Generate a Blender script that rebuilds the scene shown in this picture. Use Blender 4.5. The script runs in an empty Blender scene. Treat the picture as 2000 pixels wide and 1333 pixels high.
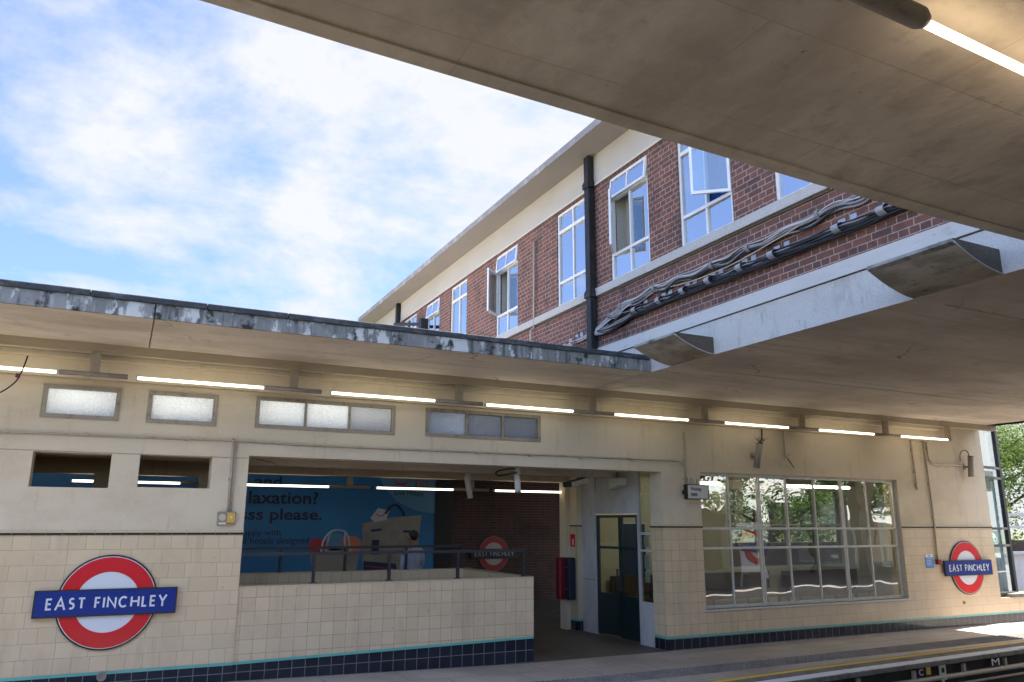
import bpy, bmesh, math, random
from mathutils import Vector, Matrix
R = math.radians
random.seed(7)
SC = bpy.context.scene
COL = SC.collection

# ------------------------------------------------------------------ camera
H = 1.785                                  # eye height over the opposite platform
FPX, YAW, PIT, ROL = 1512.4, R(26.336), R(13.146), R(0.255)
fw = Vector((math.sin(YAW)*math.cos(PIT), math.cos(YAW)*math.cos(PIT), math.sin(PIT)))
rt = Vector((math.cos(YAW), -math.sin(YAW), 0)); up = rt.cross(fw)
r2 = rt*math.cos(ROL) + up*math.sin(ROL); u2 = -rt*math.sin(ROL) + up*math.cos(ROL)
cd = bpy.data.cameras.new("camera"); cam = bpy.data.objects.new("camera", cd); COL.objects.link(cam)
cam.matrix_world = Matrix(((r2.x, u2.x, -fw.x, 0), (r2.y, u2.y, -fw.y, 0), (r2.z, u2.z, -fw.z, H), (0, 0, 0, 1)))
cd.sensor_width = 36; cd.lens = FPX/2000*36; cd.clip_end = 2000; cd.clip_start = 0.05
SC.camera = cam

# ------------------------------------------------------------------ sky, sun, exposure
SUN_EL, SUN_AZ = R(64), R(82)              # azimuth measured from +y towards +x
W = bpy.data.worlds.new("World"); SC.world = W; W.use_nodes = True
wt = W.node_tree; wt.nodes.clear()
def wn(t, **k):
    n = wt.nodes.new(t)
    for a, b in k.items(): setattr(n, a, b)
    return n
def wl(a, b): wt.links.new(a, b)
sky = wn('ShaderNodeTexSky', sky_type='NISHITA', sun_disc=False, sun_elevation=SUN_EL, sun_rotation=SUN_AZ)
sky.air_density = 1.0; sky.dust_density = 1.2; sky.ozone_density = 2.0
tc = wn('ShaderNodeTexCoord'); sep = wn('ShaderNodeSeparateXYZ'); wl(tc.outputs['Generated'], sep.inputs[0])
zp = wn('ShaderNodeMath', operation='MAXIMUM'); wl(sep.outputs[2], zp.inputs[0]); zp.inputs[1].default_value = 0.0
za = wn('ShaderNodeMath', operation='ADD'); wl(zp.outputs[0], za.inputs[0]); za.inputs[1].default_value = 0.22
dv = wn('ShaderNodeVectorMath', operation='DIVIDE'); cz = wn('ShaderNodeCombineXYZ')
for i in range(3): wl(za.outputs[0], cz.inputs[i])
wl(tc.outputs['Generated'], dv.inputs[0]); wl(cz.outputs[0], dv.inputs[1])
mp = wn('ShaderNodeMapping'); wl(dv.outputs[0], mp.inputs[0]); mp.inputs['Location'].default_value = (3.1, 1.7, 0.4)
n1 = wn('ShaderNodeTexNoise'); wl(mp.outputs[0], n1.inputs['Vector'])
n1.inputs['Scale'].default_value = 1.5; n1.inputs['Detail'].default_value = 9; n1.inputs['Roughness'].default_value = 0.60
n1.inputs['Distortion'].default_value = 0.35
n2 = wn('ShaderNodeTexNoise'); wl(mp.outputs[0], n2.inputs['Vector'])
n2.inputs['Scale'].default_value = 5.5; n2.inputs['Detail'].default_value = 8; n2.inputs['Roughness'].default_value = 0.6
dt = wn('ShaderNodeVectorMath', operation='DOT_PRODUCT'); wl(tc.outputs['Generated'], dt.inputs[0]); dt.inputs[1].default_value = (0.85, 0.25, -0.1)
m1 = wn('ShaderNodeMath', operation='MULTIPLY_ADD'); wl(dt.outputs['Value'], m1.inputs[0]); m1.inputs[1].default_value = 0.40; wl(n1.outputs[0], m1.inputs[2])
m2 = wn('ShaderNodeMath', operation='MULTIPLY_ADD'); wl(n2.outputs[0], m2.inputs[0]); m2.inputs[1].default_value = 0.40; wl(m1.outputs[0], m2.inputs[2])
rp = wn('ShaderNodeValToRGB'); wl(m2.outputs[0], rp.inputs[0])
e = rp.color_ramp.elements; e[0].position = 0.71; e[0].color = (0.13, 0.13, 0.13, 1); e[1].position = 0.92; e[1].color = (1, 1, 1, 1)
el = e.new(0.81); el.color = (0.52, 0.52, 0.52, 1)
CLOUD, SKYSTR = (1.70, 1.74, 1.83, 1), 0.12
mx = wn('ShaderNodeMix', data_type='RGBA'); wl(rp.outputs[0], mx.inputs[0]); 
tn = wn('ShaderNodeMix', data_type='RGBA', blend_type='MULTIPLY'); tn.inputs[0].default_value = 1.0; wl(sky.outputs[0], tn.inputs[6]); tn.inputs[7].default_value = (0.34, 0.41, 0.56, 1); wl(tn.outputs[2], mx.inputs[6]); mx.inputs[7].default_value = CLOUD
# added boost: southern sky behind the camera brightened and warmed to fill shaded walls
ds = wn('ShaderNodeVectorMath', operation='DOT_PRODUCT'); wl(tc.outputs['Generated'], ds.inputs[0]); ds.inputs[1].default_value = (-0.05, -0.88, 0.47)
ms = wn('ShaderNodeMapRange', interpolation_type='SMOOTHSTEP'); wl(ds.outputs['Value'], ms.inputs[0])
ms.inputs[1].default_value = -0.40; ms.inputs[2].default_value = 0.75; ms.inputs[3].default_value = 1.0; ms.inputs[4].default_value = 2.9
wm = wn('ShaderNodeMapRange'); wl(ds.outputs['Value'], wm.inputs[0]); wm.inputs[1].default_value = 0.0; wm.inputs[2].default_value = 0.7
wc = wn('ShaderNodeMix', data_type='RGBA', blend_type='MULTIPLY'); wl(wm.outputs[0], wc.inputs[0]); wl(mx.outputs[2], wc.inputs[6]); wc.inputs[7].default_value = (1.10, 1.0, 0.84, 1)
vs_ = wn('ShaderNodeVectorMath', operation='SCALE'); wl(wc.outputs[2], vs_.inputs[0]); wl(ms.outputs[0], vs_.inputs['Scale'])
bg = wn('ShaderNodeBackground'); wl(vs_.outputs[0], bg.inputs[0]); bg.inputs[1].default_value = SKYSTR
wo = wn('ShaderNodeOutputWorld'); wl(bg.outputs[0], wo.inputs[0])
sd = bpy.data.lights.new("sun", 'SUN'); sd.energy = 4.5; sd.angle = R(0.5); sd.color = (1, 0.95, 0.87)
so = bpy.data.objects.new("sun", sd); COL.objects.link(so)
sdir = Vector((math.sin(SUN_AZ)*math.cos(SUN_EL), math.cos(SUN_AZ)*math.cos(SUN_EL), math.sin(SUN_EL)))
so.rotation_euler = (-sdir).to_track_quat('-Z', 'Y').to_euler(); so.location = (30, 20, 40)
SC.view_settings.view_transform = 'Standard'; SC.view_settings.look = 'None'
SC.view_settings.gamma = 1.0; SC.view_settings.exposure = 2.2
SC.render.engine = 'CYCLES'
SC.cycles.max_bounces = 10; SC.cycles.diffuse_bounces = 6; SC.cycles.glossy_bounces = 4; SC.cycles.transparent_max_bounces = 12
SC.cycles.transmission_bounces = 6; SC.cycles.caustics_reflective = False; SC.cycles.caustics_refractive = False
SC.cycles.sample_clamp_indirect = 6
try: SC.cycles.use_denoising = True
except Exception: pass

# ------------------------------------------------------------------ materials
def rgba(c): return (c[0], c[1], c[2], 1.0)
def mk(name, color, rough=0.6, metal=0.0, spec=0.5, brick=None, stains=(), bump=None, emit=None, coat=0.0, crack=None):
    m = bpy.data.materials.new(name); m.use_nodes = True; t = m.node_tree; t.nodes.clear()
    def n(ty, **k):
        x = t.nodes.new(ty)
        for a, b in k.items(): setattr(x, a, b)
        return x
    L = t.links.new
    out = n('ShaderNodeOutputMaterial'); b = n('ShaderNodeBsdfPrincipled'); L(b.outputs[0], out.inputs[0])
    b.inputs['Roughness'].default_value = rough; b.inputs['Metallic'].default_value = metal
    b.inputs['Specular IOR Level'].default_value = spec; b.inputs['Coat Weight'].default_value = coat
    tcn = n('ShaderNodeTexCoord'); obj = tcn.outputs['Object']
    col = None; h = None
    if brick:
        ge = n('ShaderNodeNewGeometry'); sn = n('ShaderNodeSeparateXYZ'); L(ge.outputs['Normal'], sn.inputs[0])
        sp = n('ShaderNodeSeparateXYZ'); L(obj, sp.inputs[0])
        def flag(o):
            a = n('ShaderNodeMath', operation='ABSOLUTE'); L(o, a.inputs[0])
            g = n('ShaderNodeMath', operation='GREATER_THAN'); L(a.outputs[0], g.inputs[0]); g.inputs[1].default_value = 0.6
            return g.outputs[0]
        fx, fz = flag(sn.outputs[0]), flag(sn.outputs[2])
        def mixf(f, a, c):
            q = n('ShaderNodeMix', data_type='FLOAT'); L(f, q.inputs[0]); L(a, q.inputs[2]); L(c, q.inputs[3]); return q.outputs[0]
        u = mixf(fx, sp.outputs[0], sp.outputs[1]); v = mixf(fz, sp.outputs[2], sp.outputs[1])
        cm = n('ShaderNodeCombineXYZ'); L(u, cm.inputs[0]); L(v, cm.inputs[1])
        mpn = n('ShaderNodeMapping'); L(cm.outputs[0], mpn.inputs[0])
        mpn.inputs['Location'].default_value = (-brick.get('u0', 0), -brick.get('v0', 0), 0)
        br = n('ShaderNodeTexBrick', offset=brick.get('offset', 0.0), offset_frequency=2, squash=brick.get('squash', 1.0), squash_frequency=2)
        L(mpn.outputs[0], br.inputs['Vector'])
        br.inputs['Color1'].default_value = rgba(color); br.inputs['Color2'].default_value = rgba(brick['c2']); br.inputs['Mortar'].default_value = rgba(brick['mortar'])
        br.inputs['Scale'].default_value = 1.0; br.inputs['Mortar Size'].default_value = brick['m']; br.inputs['Mortar Smooth'].default_value = 0.1
        br.inputs['Bias'].default_value = brick.get('bias', 0.0); br.inputs['Brick Width'].default_value = brick['w']; br.inputs['Row Height'].default_value = brick['h']
        col = br.outputs['Color']
        iv = n('ShaderNodeMath', operation='SUBTRACT'); iv.inputs[0].default_value = 1.0; L(br.outputs['Fac'], iv.inputs[1]); h = iv.outputs[0]
    for (s, c, lo, hi, det) in stains:
        mpn = n('ShaderNodeMapping'); L(obj, mpn.inputs[0]); mpn.inputs['Scale'].default_value = s
        mpn.inputs['Location'].default_value = (random.uniform(-9, 9), random.uniform(-9, 9), random.uniform(-9, 9))
        no = n('ShaderNodeTexNoise'); L(mpn.outputs[0], no.inputs[0]); no.inputs['Scale'].default_value = 1; no.inputs['Detail'].default_value = det; no.inputs['Roughness'].default_value = 0.62
        mr = n('ShaderNodeMapRange'); L(no.outputs[0], mr.inputs[0]); mr.inputs[1].default_value = lo; mr.inputs[2].default_value = hi
        q = n('ShaderNodeMix', data_type='RGBA'); 
        amt = c[3] if len(c) > 3 else 1.0
        mm = n('ShaderNodeMath', operation='MULTIPLY'); L(mr.outputs[0], mm.inputs[0]); mm.inputs[1].default_value = amt
        L(mm.outputs[0], q.inputs[0])
        if col is None: q.inputs[6].default_value = rgba(color)
        else: L(col, q.inputs[6])
        q.inputs[7].default_value = rgba(c); col = q.outputs[2]
    if crack:
        nz = n('ShaderNodeTexNoise'); L(obj, nz.inputs[0]); nz.inputs['Scale'].default_value = 2.5; nz.inputs['Detail'].default_value = 6
        ad = n('ShaderNodeMix', data_type='RGBA', blend_type='LINEAR_LIGHT'); ad.inputs[0].default_value = .22; L(obj, ad.inputs[6]); L(nz.outputs['Color'], ad.inputs[7])
        vo = n('ShaderNodeTexVoronoi', feature='DISTANCE_TO_EDGE'); L(ad.outputs[2], vo.inputs['Vector']); vo.inputs['Scale'].default_value = crack[0]
        lt = n('ShaderNodeMapRange'); L(vo.outputs['Distance'], lt.inputs[0]); lt.inputs[1].default_value = crack[1]; lt.inputs[2].default_value = 0.0
        nm = n('ShaderNodeTexNoise'); L(obj, nm.inputs[0]); nm.inputs['Scale'].default_value = 1.1; nm.inputs['Detail'].default_value = 3
        gm = n('ShaderNodeMapRange'); L(nm.outputs[0], gm.inputs[0]); gm.inputs[1].default_value = .5; gm.inputs[2].default_value = .6
        mu = n('ShaderNodeMath', operation='MULTIPLY'); L(lt.outputs[0], mu.inputs[0]); L(gm.outputs[0], mu.inputs[1])
        q = n('ShaderNodeMix', data_type='RGBA'); L(mu.outputs[0], q.inputs[0]); L(col, q.inputs[6]); q.inputs[7].default_value = rgba(crack[2]); col = q.outputs[2]
    if col is None: b.inputs['Base Color'].default_value = rgba(color)
    else: L(col, b.inputs['Base Color'])
    nrm = None
    if h is not None and brick.get('bump', 0) > 0:
        bp = n('ShaderNodeBump'); bp.inputs['Strength'].default_value = brick['bump']; bp.inputs['Distance'].default_value = 0.006
        L(h, bp.inputs['Height']); nrm = bp.outputs[0]
    if bump:
        no = n('ShaderNodeTexNoise'); L(obj, no.inputs[0]); no.inputs['Scale'].default_value = bump[0]; no.inputs['Detail'].default_value = 5
        bp = n('ShaderNodeBump'); bp.inputs['Strength'].default_value = bump[1]; bp.inputs['Distance'].default_value = bump[2] if len(bump) > 2 else 0.01
        L(no.outputs[0], bp.inputs['Height'])
        if nrm is not None: L(nrm, bp.inputs['Normal'])
        nrm = bp.outputs[0]
    if nrm is not None: L(nrm, b.inputs['Normal'])
    if emit:
        b.inputs['Emission Color'].default_value = rgba(emit[0]); b.inputs['Emission Strength'].default_value = emit[1]
    return m
def glass(name, tint, refl, rough=0.0, wob=0.0, wscale=2.0):
    m = bpy.data.materials.new(name); m.use_nodes = True; t = m.node_tree; t.nodes.clear(); L = t.links.new
    out = t.nodes.new('ShaderNodeOutputMaterial'); mix = t.nodes.new('ShaderNodeMixShader')
    tr = t.nodes.new('ShaderNodeBsdfTransparent'); tr.inputs[0].default_value = rgba(tint)
    gl = t.nodes.new('ShaderNodeBsdfGlossy'); gl.inputs['Roughness'].default_value = rough; gl.inputs[0].default_value = (0.95, 0.97, 1, 1)
    lw = t.nodes.new('ShaderNodeLayerWeight'); lw.inputs[0].default_value = 0.5
    pw = t.nodes.new('ShaderNodeMath'); pw.operation = 'POWER'; L(lw.outputs['Facing'], pw.inputs[0]); pw.inputs[1].default_value = 4.0
    mr = t.nodes.new('ShaderNodeMapRange'); L(pw.outputs[0], mr.inputs[0]); mr.inputs[1].default_value = 0; mr.inputs[2].default_value = 1
    mr.inputs[3].default_value = refl; mr.inputs[4].default_value = 1.0
    L(mr.outputs[0], mix.inputs[0]); L(tr.outputs[0], mix.inputs[1]); L(gl.outputs[0], mix.inputs[2]); L(mix.outputs[0], out.inputs[0])
    if wob:
        tcn = t.nodes.new('ShaderNodeTexCoord'); no = t.nodes.new('ShaderNodeTexNoise'); L(tcn.outputs['Object'], no.inputs[0]); no.inputs['Scale'].default_value = wscale
        no.inputs['Detail'].default_value = 1
        bp = t.nodes.new('ShaderNodeBump'); bp.inputs['Strength'].default_value = wob; bp.inputs['Distance'].default_value = 0.02; L(no.outputs[0], bp.inputs['Height']); L(bp.outputs[0], gl.inputs['Normal'])
    return m
def frosted(name, color, blue=1.0):
    m = bpy.data.materials.new(name); m.use_nodes = True; t = m.node_tree; t.nodes.clear(); L = t.links.new
    out = t.nodes.new('ShaderNodeOutputMaterial'); mix = t.nodes.new('ShaderNodeMixShader')
    tr = t.nodes.new('ShaderNodeBsdfTranslucent'); tc_ = t.nodes.new('ShaderNodeTexCoord')
    vo = t.nodes.new('ShaderNodeTexVoronoi'); L(tc_.outputs['Object'], vo.inputs['Vector']); vo.inputs['Scale'].default_value = 55
    n2_ = t.nodes.new('ShaderNodeTexNoise'); L(tc_.outputs['Object'], n2_.inputs['Vector']); n2_.inputs['Scale'].default_value = 2.3
    ad = t.nodes.new('ShaderNodeMath'); ad.operation = 'MULTIPLY_ADD'; L(n2_.outputs[0], ad.inputs[0]); ad.inputs[1].default_value = 0.7; L(vo.outputs['Distance'], ad.inputs[2])
    rr = t.nodes.new('ShaderNodeValToRGB'); L(ad.outputs[0], rr.inputs[0]); rr.color_ramp.elements[0].position = .3; rr.color_ramp.elements[1].position = .95
    rr.color_ramp.elements[0].color = rgba(tuple(x*.8 for x in color)); rr.color_ramp.elements[1].color = rgba(color)
    L(rr.outputs[0], tr.inputs[0])
    gl = t.nodes.new('ShaderNodeBsdfGlossy'); gl.inputs['Roughness'].default_value = .25
    bp = t.nodes.new('ShaderNodeBump'); bp.inputs['Strength'].default_value = .8; bp.inputs['Distance'].default_value = .006; L(vo.outputs['Distance'], bp.inputs['Height']); L(bp.outputs[0], gl.inputs['Normal']); L(bp.outputs[0], tr.inputs['Normal'])
    mix.inputs[0].default_value = .12; L(tr.outputs[0], mix.inputs[1]); L(gl.outputs[0], mix.inputs[2]); L(mix.outputs[0], out.inputs[0])
    return m
def leafmat(name, c1, c2):
    m = bpy.data.materials.new(name); m.use_nodes = True; t = m.node_tree; t.nodes.clear(); L = t.links.new
    out = t.nodes.new('ShaderNodeOutputMaterial'); mix = t.nodes.new('ShaderNodeMixShader'); mix.inputs[0].default_value = .35
    df = t.nodes.new('ShaderNodeBsdfDiffuse'); tl = t.nodes.new('ShaderNodeBsdfTranslucent')
    tcn = t.nodes.new('ShaderNodeTexCoord'); no = t.nodes.new('ShaderNodeTexNoise'); L(tcn.outputs['Object'], no.inputs[0]); no.inputs['Scale'].default_value = 2.2; no.inputs['Detail'].default_value = 6
    rr = t.nodes.new('ShaderNodeValToRGB'); L(no.outputs[0], rr.inputs[0]); rr.color_ramp.elements[0].position = .35; rr.color_ramp.elements[1].position = .65
    rr.color_ramp.elements[0].color = rgba(c1); rr.color_ramp.elements[1].color = rgba(c2)
    L(rr.outputs[0], df.inputs[0]); L(rr.outputs[0], tl.inputs[0]); L(df.outputs[0], mix.inputs[1]); L(tl.outputs[0], mix.inputs[2]); L(mix.outputs[0], out.inputs[0])
    return m

M = {}
M['plaster'] = mk('cream_plaster', (.66, .56, .42), .75, stains=[((.9, .9, 1.6), (.52, .42, .285, .8), .48, .72, 7), ((9, 9, 1.2), (.42, .34, .225, .45), .58, .72, 6), ((30, 30, 30), (.68, .585, .45, .5), .5, .7, 3), ((4, 4, 4), (.30, .235, .155, .55), .67, .75, 7)], bump=(60, .15))
M['tile_square'] = mk('cream_square_tile', (.70, .55, .365), .22, brick=dict(c2=(.615, .475, .31), mortar=(.35, .265, .18), m=.0028, w=.15, h=.1495, v0=.19, u0=.05, bump=.35), stains=[((1.4, 1.4, 1.4), (.50, .37, .255, .6), .5, .75, 4), ((7, 7, 7), (.66, .50, .36, .6), .5, .7, 2), ((5, 5, 1.0), (.36, .27, .18, .4), .56, .72, 7), ((16, 16, 16), (.30, .215, .14, .5), .66, .72, 4)])
M['tile_bond'] = mk('cream_bonded_tile', (.70, .56, .395), .24, brick=dict(c2=(.645, .51, .355), mortar=(.42, .325, .225), m=.0023, w=.30, h=.1495, v0=.19, u0=.02, offset=.5, bump=.3), stains=[((1.1, 1.1, 1.1), (.52, .39, .27, .6), .5, .75, 4), ((5, 5, 1.0), (.40, .30, .21, .35), .56, .73, 7)])
M['tile_left'] = mk('worn_cream_tile', (.70, .555, .37), .24, brick=dict(c2=(.635, .495, .325), mortar=(.38, .29, .20), m=.0023, w=.30, h=.152, v0=.265, u0=.07, offset=.5, squash=.55, bump=.3), stains=[((1.6, 1.6, 1.6), (.50, .375, .26, .6), .5, .75, 4), ((5, 5, 5), (.65, .50, .36, .5), .5, .7, 2), ((5, 5, 1.0), (.38, .285, .19, .4), .56, .73, 7), ((16, 16, 16), (.32, .235, .155, .5), .66, .72, 4)])
M['tile_navy'] = mk('navy_plinth_tile', (.008, .011, .022), .18, brick=dict(c2=(.014, .019, .036), mortar=(.20, .20, .19), m=.0035, w=.15, h=.15, v0=.155, u0=.05, bump=.4), stains=[((5, 5, 5), (.03, .03, .035, .6), .55, .8, 4)])
M['teal'] = mk('teal_tile', (.13, .42, .37), .3, brick=dict(c2=(.16, .47, .41), mortar=(.15, .3, .27), m=.002, w=.15, h=1, v0=-.5, u0=.05))
M['black_tile'] = mk('black_string_tile', (.012, .010, .016), .25, brick=dict(c2=(.02, .015, .02), mortar=(.25, .2, .15), m=.002, w=.15, h=1, v0=-.5))
M['cream_trim'] = mk('cream_trim_tile', (.60, .50, .34), .3, brick=dict(c2=(.55, .45, .3), mortar=(.3, .24, .17), m=.002, w=.15, h=1, v0=-.5))
M['soffit'] = mk('painted_concrete_soffit', (.74, .655, .56), .85, stains=[((.5, 1.2, 1), (.50, .425, .35, .85), .42, .62, 8), ((2.2, .5, 1), (.70, .62, .53, .5), .5, .7, 5), ((.35, 9, 1), (.44, .37, .30, .45), .54, .66, 6), ((6, 6, 6), (.36, .29, .225, .45), .58, .72, 7), ((5, 26, 14), (.16, .12, .09, .8), .735, .765, 4)], bump=(18, .3, .015), crack=(.30, .005, (.25, .20, .155)))
M['soffit_near'] = mk('board_marked_concrete', (.73, .645, .535), .88, brick=dict(c2=(.69, .605, .495), mortar=(.53, .45, .36), m=.004, w=1.9, h=.62, offset=.5, bump=.35), stains=[((1.2, .45, 1), (.45, .38, .305, .85), .42, .60, 8), ((.8, 3.2, 1), (.72, .63, .51, .5), .5, .72, 6), ((3.5, 3.5, 3), (.40, .33, .26, .5), .52, .66, 8), ((9, 9, 9), (.33, .265, .20, .45), .6, .74, 7), ((26, 9, 14), (.12, .09, .065, .85), .725, .75, 3)], bump=(14, .5, .02), crack=(.45, .005, (.22, .175, .13)))
M['beam'] = mk('cream_beam_paint', (.46, .39, .30), .7, stains=[((2, 9, 9), (.36, .29, .215, .7), .5, .7, 5)])
M['fascia'] = mk('weathered_fascia', (.175, .168, .157), .92, stains=[((3, 3, 3), (.25, .24, .225, .9), .45, .60, 9), ((16, 16, 2), (.34, .33, .31, .7), .53, .62, 7), ((13, 13, 1.6), (.06, .058, .054, .85), .52, .64, 8), ((3.2, 3.2, 1.3), (.52, .505, .475, .95), .575, .605, 9), ((9, 9, 5), (.48, .465, .435, .9), .58, .61, 8), ((5, 5, 5), (.018, .018, .016, .95), .57, .64, 10)], bump=(40, .6, .012))
M['felt'] = mk('roofing_felt', (.036, .038, .042), .85, stains=[((7, 7, 12), (.12, .125, .13, .8), .5, .7, 6), ((9, 9, 9), (.02, .02, .02, .8), .6, .7, 6)], bump=(30, .4))
M['whitecon'] = mk('white_speckled_concrete', (.55, .515, .47), .9, stains=[((1.2, 1.2, 2), (.46, .43, .39, .8), .45, .7, 7), ((95, 95, 95), (.30, .28, .25, .7), .54, .66, 2), ((4, 4, 1.4), (.27, .25, .225, .6), .56, .70, 9), ((14, 10, 2.4), (.16, .15, .13, .6), .60, .72, 9)], bump=(90, .3, .004))
M['whiteband'] = mk('white_painted_band', (.55, .52, .485), .85, stains=[((1, 1, 3), (.47, .44, .405, .8), .5, .7, 6), ((25, 25, 25), (.28, .27, .26, .6), .64, .72, 3), ((6, 3, 9), (.25, .24, .22, .5), .60, .70, 8)])
M['creamband'] = mk('cream_painted_band', (.43, .405, .355), .8, stains=[((1, 1, 2), (.38, .355, .305, .8), .45, .7, 6), ((12, 12, 1.5), (.44, .41, .36, .4), .62, .75, 5)])
M['corbel'] = mk('stained_corbel_end', (.10, .076, .052), .92, stains=[((3, 3, 3), (.065, .056, .044, .8), .45, .65, 6), ((40, 40, 40), (.03, .027, .022, .8), .56, .64, 4)], bump=(50, .5, .006))
M['corbel_under'] = mk('stained_corbel_underside', (.44, .375, .30), .92, stains=[((5, 2.2, 3), (.24, .20, .155, .85), .45, .62, 8), ((14, 7, 9), (.10, .085, .062, .7), .58, .68, 8)], bump=(40, .5, .006))
M['corbel_edge'] = mk('lichen_stained_edge', (.33, .30, .26), .95, stains=[((6, 5, 5), (.06, .06, .045, .85), .46, .66, 9)], bump=(60, .6))
M['eave'] = mk('grey_eave_concrete', (.23, .22, .22), .9, stains=[((4, 4, 4), (.40, .39, .38, .8), .5, .68, 7), ((9, 9, 9), (.14, .135, .13, .8), .58, .7, 7)], bump=(40, .4))
M['eavesoffit'] = mk('eave_soffit_paint', (.27, .25, .22), .85, stains=[((3, 1, 3), (.24, .22, .19, .7), .5, .7, 6), ((14, 6, 6), (.25, .22, .18, .7), .68, .73, 4)])
M['brick'] = mk('red_brick', (.185, .078, .056), .88, brick=dict(c2=(.105, .054, .045), mortar=(.40, .285, .24), m=.0052, w=.21, h=.0692, v0=4.155, offset=.5, squash=.5, bump=.9, bias=-.05), stains=[((2.5, 2.5, 6), (.05, .035, .032, .55), .52, .68, 7), ((5, 5, 11), (.27, .11, .06, .5), .60, .70, 3), ((9, 3.3, .8), (.036, .027, .026, .55), .54, .68, 7), ((30, 30, 30), (.04, .025, .023, .45), .55, .7, 3), ((1.3, 1.3, 2.5), (.22, .15, .125, .35), .62, .74, 7)], bump=(70, .4, .005))
M['farbrick'] = mk('dark_brick', (.075, .03, .026), .85, brick=dict(c2=(.05, .022, .02), mortar=(.12, .085, .075), m=.007, w=.225, h=.075, offset=.5, squash=.5, bump=.7), stains=[((.6, .6, .8), (.018, .011, .011, .9), .42, .62, 5), ((5, 5, 11), (.11, .045, .035, .5), .6, .7, 3)])
M['granite'] = mk('speckled_sill', (.47, .445, .415), .7, stains=[((80, 80, 80), (.22, .215, .21, .8), .55, .63, 2), ((5, 5, 5), (.36, .35, .34, .6), .55, .7, 6)])
M['white_paint'] = mk('white_window_paint', (.72, .735, .75), .4, stains=[((9, 9, 9), (.58, .58, .58, .5), .55, .75, 5)])
M['steel_paint'] = mk('off_white_steel_paint', (.60, .575, .52), .45, stains=[((14, 14, 14), (.42, .37, .30, .8), .52, .7, 5), ((30, 30, 30), (.30, .16, .09, .7), .69, .73, 4)])
M['frame_dark'] = mk('weathered_frame', (.33, .285, .22), .6, stains=[((14, 14, 14), (.20, .165, .12, .8), .5, .66, 6)])
M['black_iron'] = mk('black_cast_iron', (.005, .006, .007), .6, stains=[((12, 12, 4), (.028, .03, .034, .7), .5, .7, 5)])
M['rail'] = mk('charcoal_rail_paint', (.022, .022, .028), .4, stains=[((20, 20, 20), (.06, .055, .055, .6), .58, .7, 4)])
M['conduit'] = mk('cream_conduit', (.44, .375, .29), .5, stains=[((14, 14, 14), (.27, .21, .15, .7), .52, .7, 4)])
M['lamp_metal'] = mk('brown_grey_lamp_metal', (.33, .27, .225), .55, stains=[((12, 30, 30), (.11, .09, .075, .6), .5, .7, 4)])
M['bracket'] = mk('cream_bracket_paint', (.36, .30, .235), .6, stains=[((12, 12, 12), (.25, .2, .15, .6), .5, .7, 4)])
M['tube'] = mk('lit_fluorescent_tube', (.9, .9, .9), .4, emit=((1, .91, .70), 1.1))
M['tube_room'] = mk('lit_room_tube', (.9, .9, .9), .4, emit=((1, .93, .72), 13.0))
M['tube_in'] = mk('lit_fluorescent_tube_interior', (.9, .9, .9), .4, emit=((1, .90, .72), .9))
M['tube_near'] = mk('lit_warm_tube', (.9, .9, .9), .4, emit=((1, .78, .52), 1.6))
M['paving'] = mk('platform_paving', (.50, .435, .375), .42, brick=dict(c2=(.42, .365, .315), mortar=(.12, .105, .09), m=.007, w=.9, h=.6, v0=7.72, offset=.5, bump=.5), stains=[((1.1, 1.1, 1), (.31, .265, .225, .8), .42, .66, 7), ((5, 5, 5), (.53, .465, .40, .5), .55, .7, 6), ((22, 22, 22), (.11, .095, .08, .5), .64, .72, 3)], bump=(60, .25))
M['paving_pale'] = mk('pale_paving', (.36, .335, .30), .7, brick=dict(c2=(.31, .285, .255), mortar=(.16, .14, .12), m=.007, w=.9, h=.6, offset=.5), stains=[((1.1, 1.1, 1), (.24, .215, .19, .8), .42, .66, 7)])
M['wornfloor'] = mk('worn_passage_floor', (.13, .112, .09), .6, stains=[((1.4, .8, 1), (.075, .063, .05, .9), .4, .62, 7), ((7, 7, 7), (.19, .165, .135, .5), .56, .7, 6)], bump=(50, .2))
M['tactile'] = mk('tactile_paving', (.22, .20, .18), .8, stains=[((3, 3, 3), (.15, .135, .12, .8), .45, .65, 6)])
M['yellow'] = mk('yellow_line_paint', (.78, .50, .05), .6, stains=[((6, 12, 6), (.35, .25, .10, .8), .55, .70, 7)])
M['white_line'] = mk('white_edge_paint', (.76, .77, .79), .7, stains=[((4, 10, 6), (.33, .32, .31, .9), .56, .70, 7)])
M['coping'] = mk('coping_concrete', (.20, .185, .17), .9, stains=[((6, 6, 6), (.10, .09, .08, .8), .45, .65, 6)])
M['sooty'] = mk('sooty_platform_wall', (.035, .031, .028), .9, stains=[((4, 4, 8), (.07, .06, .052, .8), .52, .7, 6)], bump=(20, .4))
M['ballast'] = mk('track_ballast', (.10, .088, .075), .95, stains=[((14, 14, 14), (.035, .03, .026, .9), .45, .6, 3), ((1, 1, 1), (.05, .042, .036, .7), .45, .7, 4)], bump=(22, 1.0, .05))
M['ground'] = mk('ground_earth', (.10, .10, .06), .95, stains=[((.3, .3, .3), (.06, .09, .03, .9), .45, .6, 6)])
M['steel'] = mk('worn_steel', (.20, .18, .16), .45, metal=.8, stains=[((6, 30, 30), (.10, .06, .04, .8), .5, .7, 5)])
M['red_enamel'] = mk('red_enamel', (.62, .012, .022), .25)
M['white_enamel'] = mk('white_enamel', (.70, .73, .78), .25)
M['blue_enamel'] = mk('blue_enamel', (.006, .028, .22), .25)
M['red_enamel_grimy'] = mk('shaded_red_enamel', (.28, .012, .02), .4)  # darker enamel copies: the far sign's shade is put into the colour
M['white_enamel_grimy'] = mk('shaded_white_enamel', (.36, .35, .32), .4)  # shade put into the colour, as for the red
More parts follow.
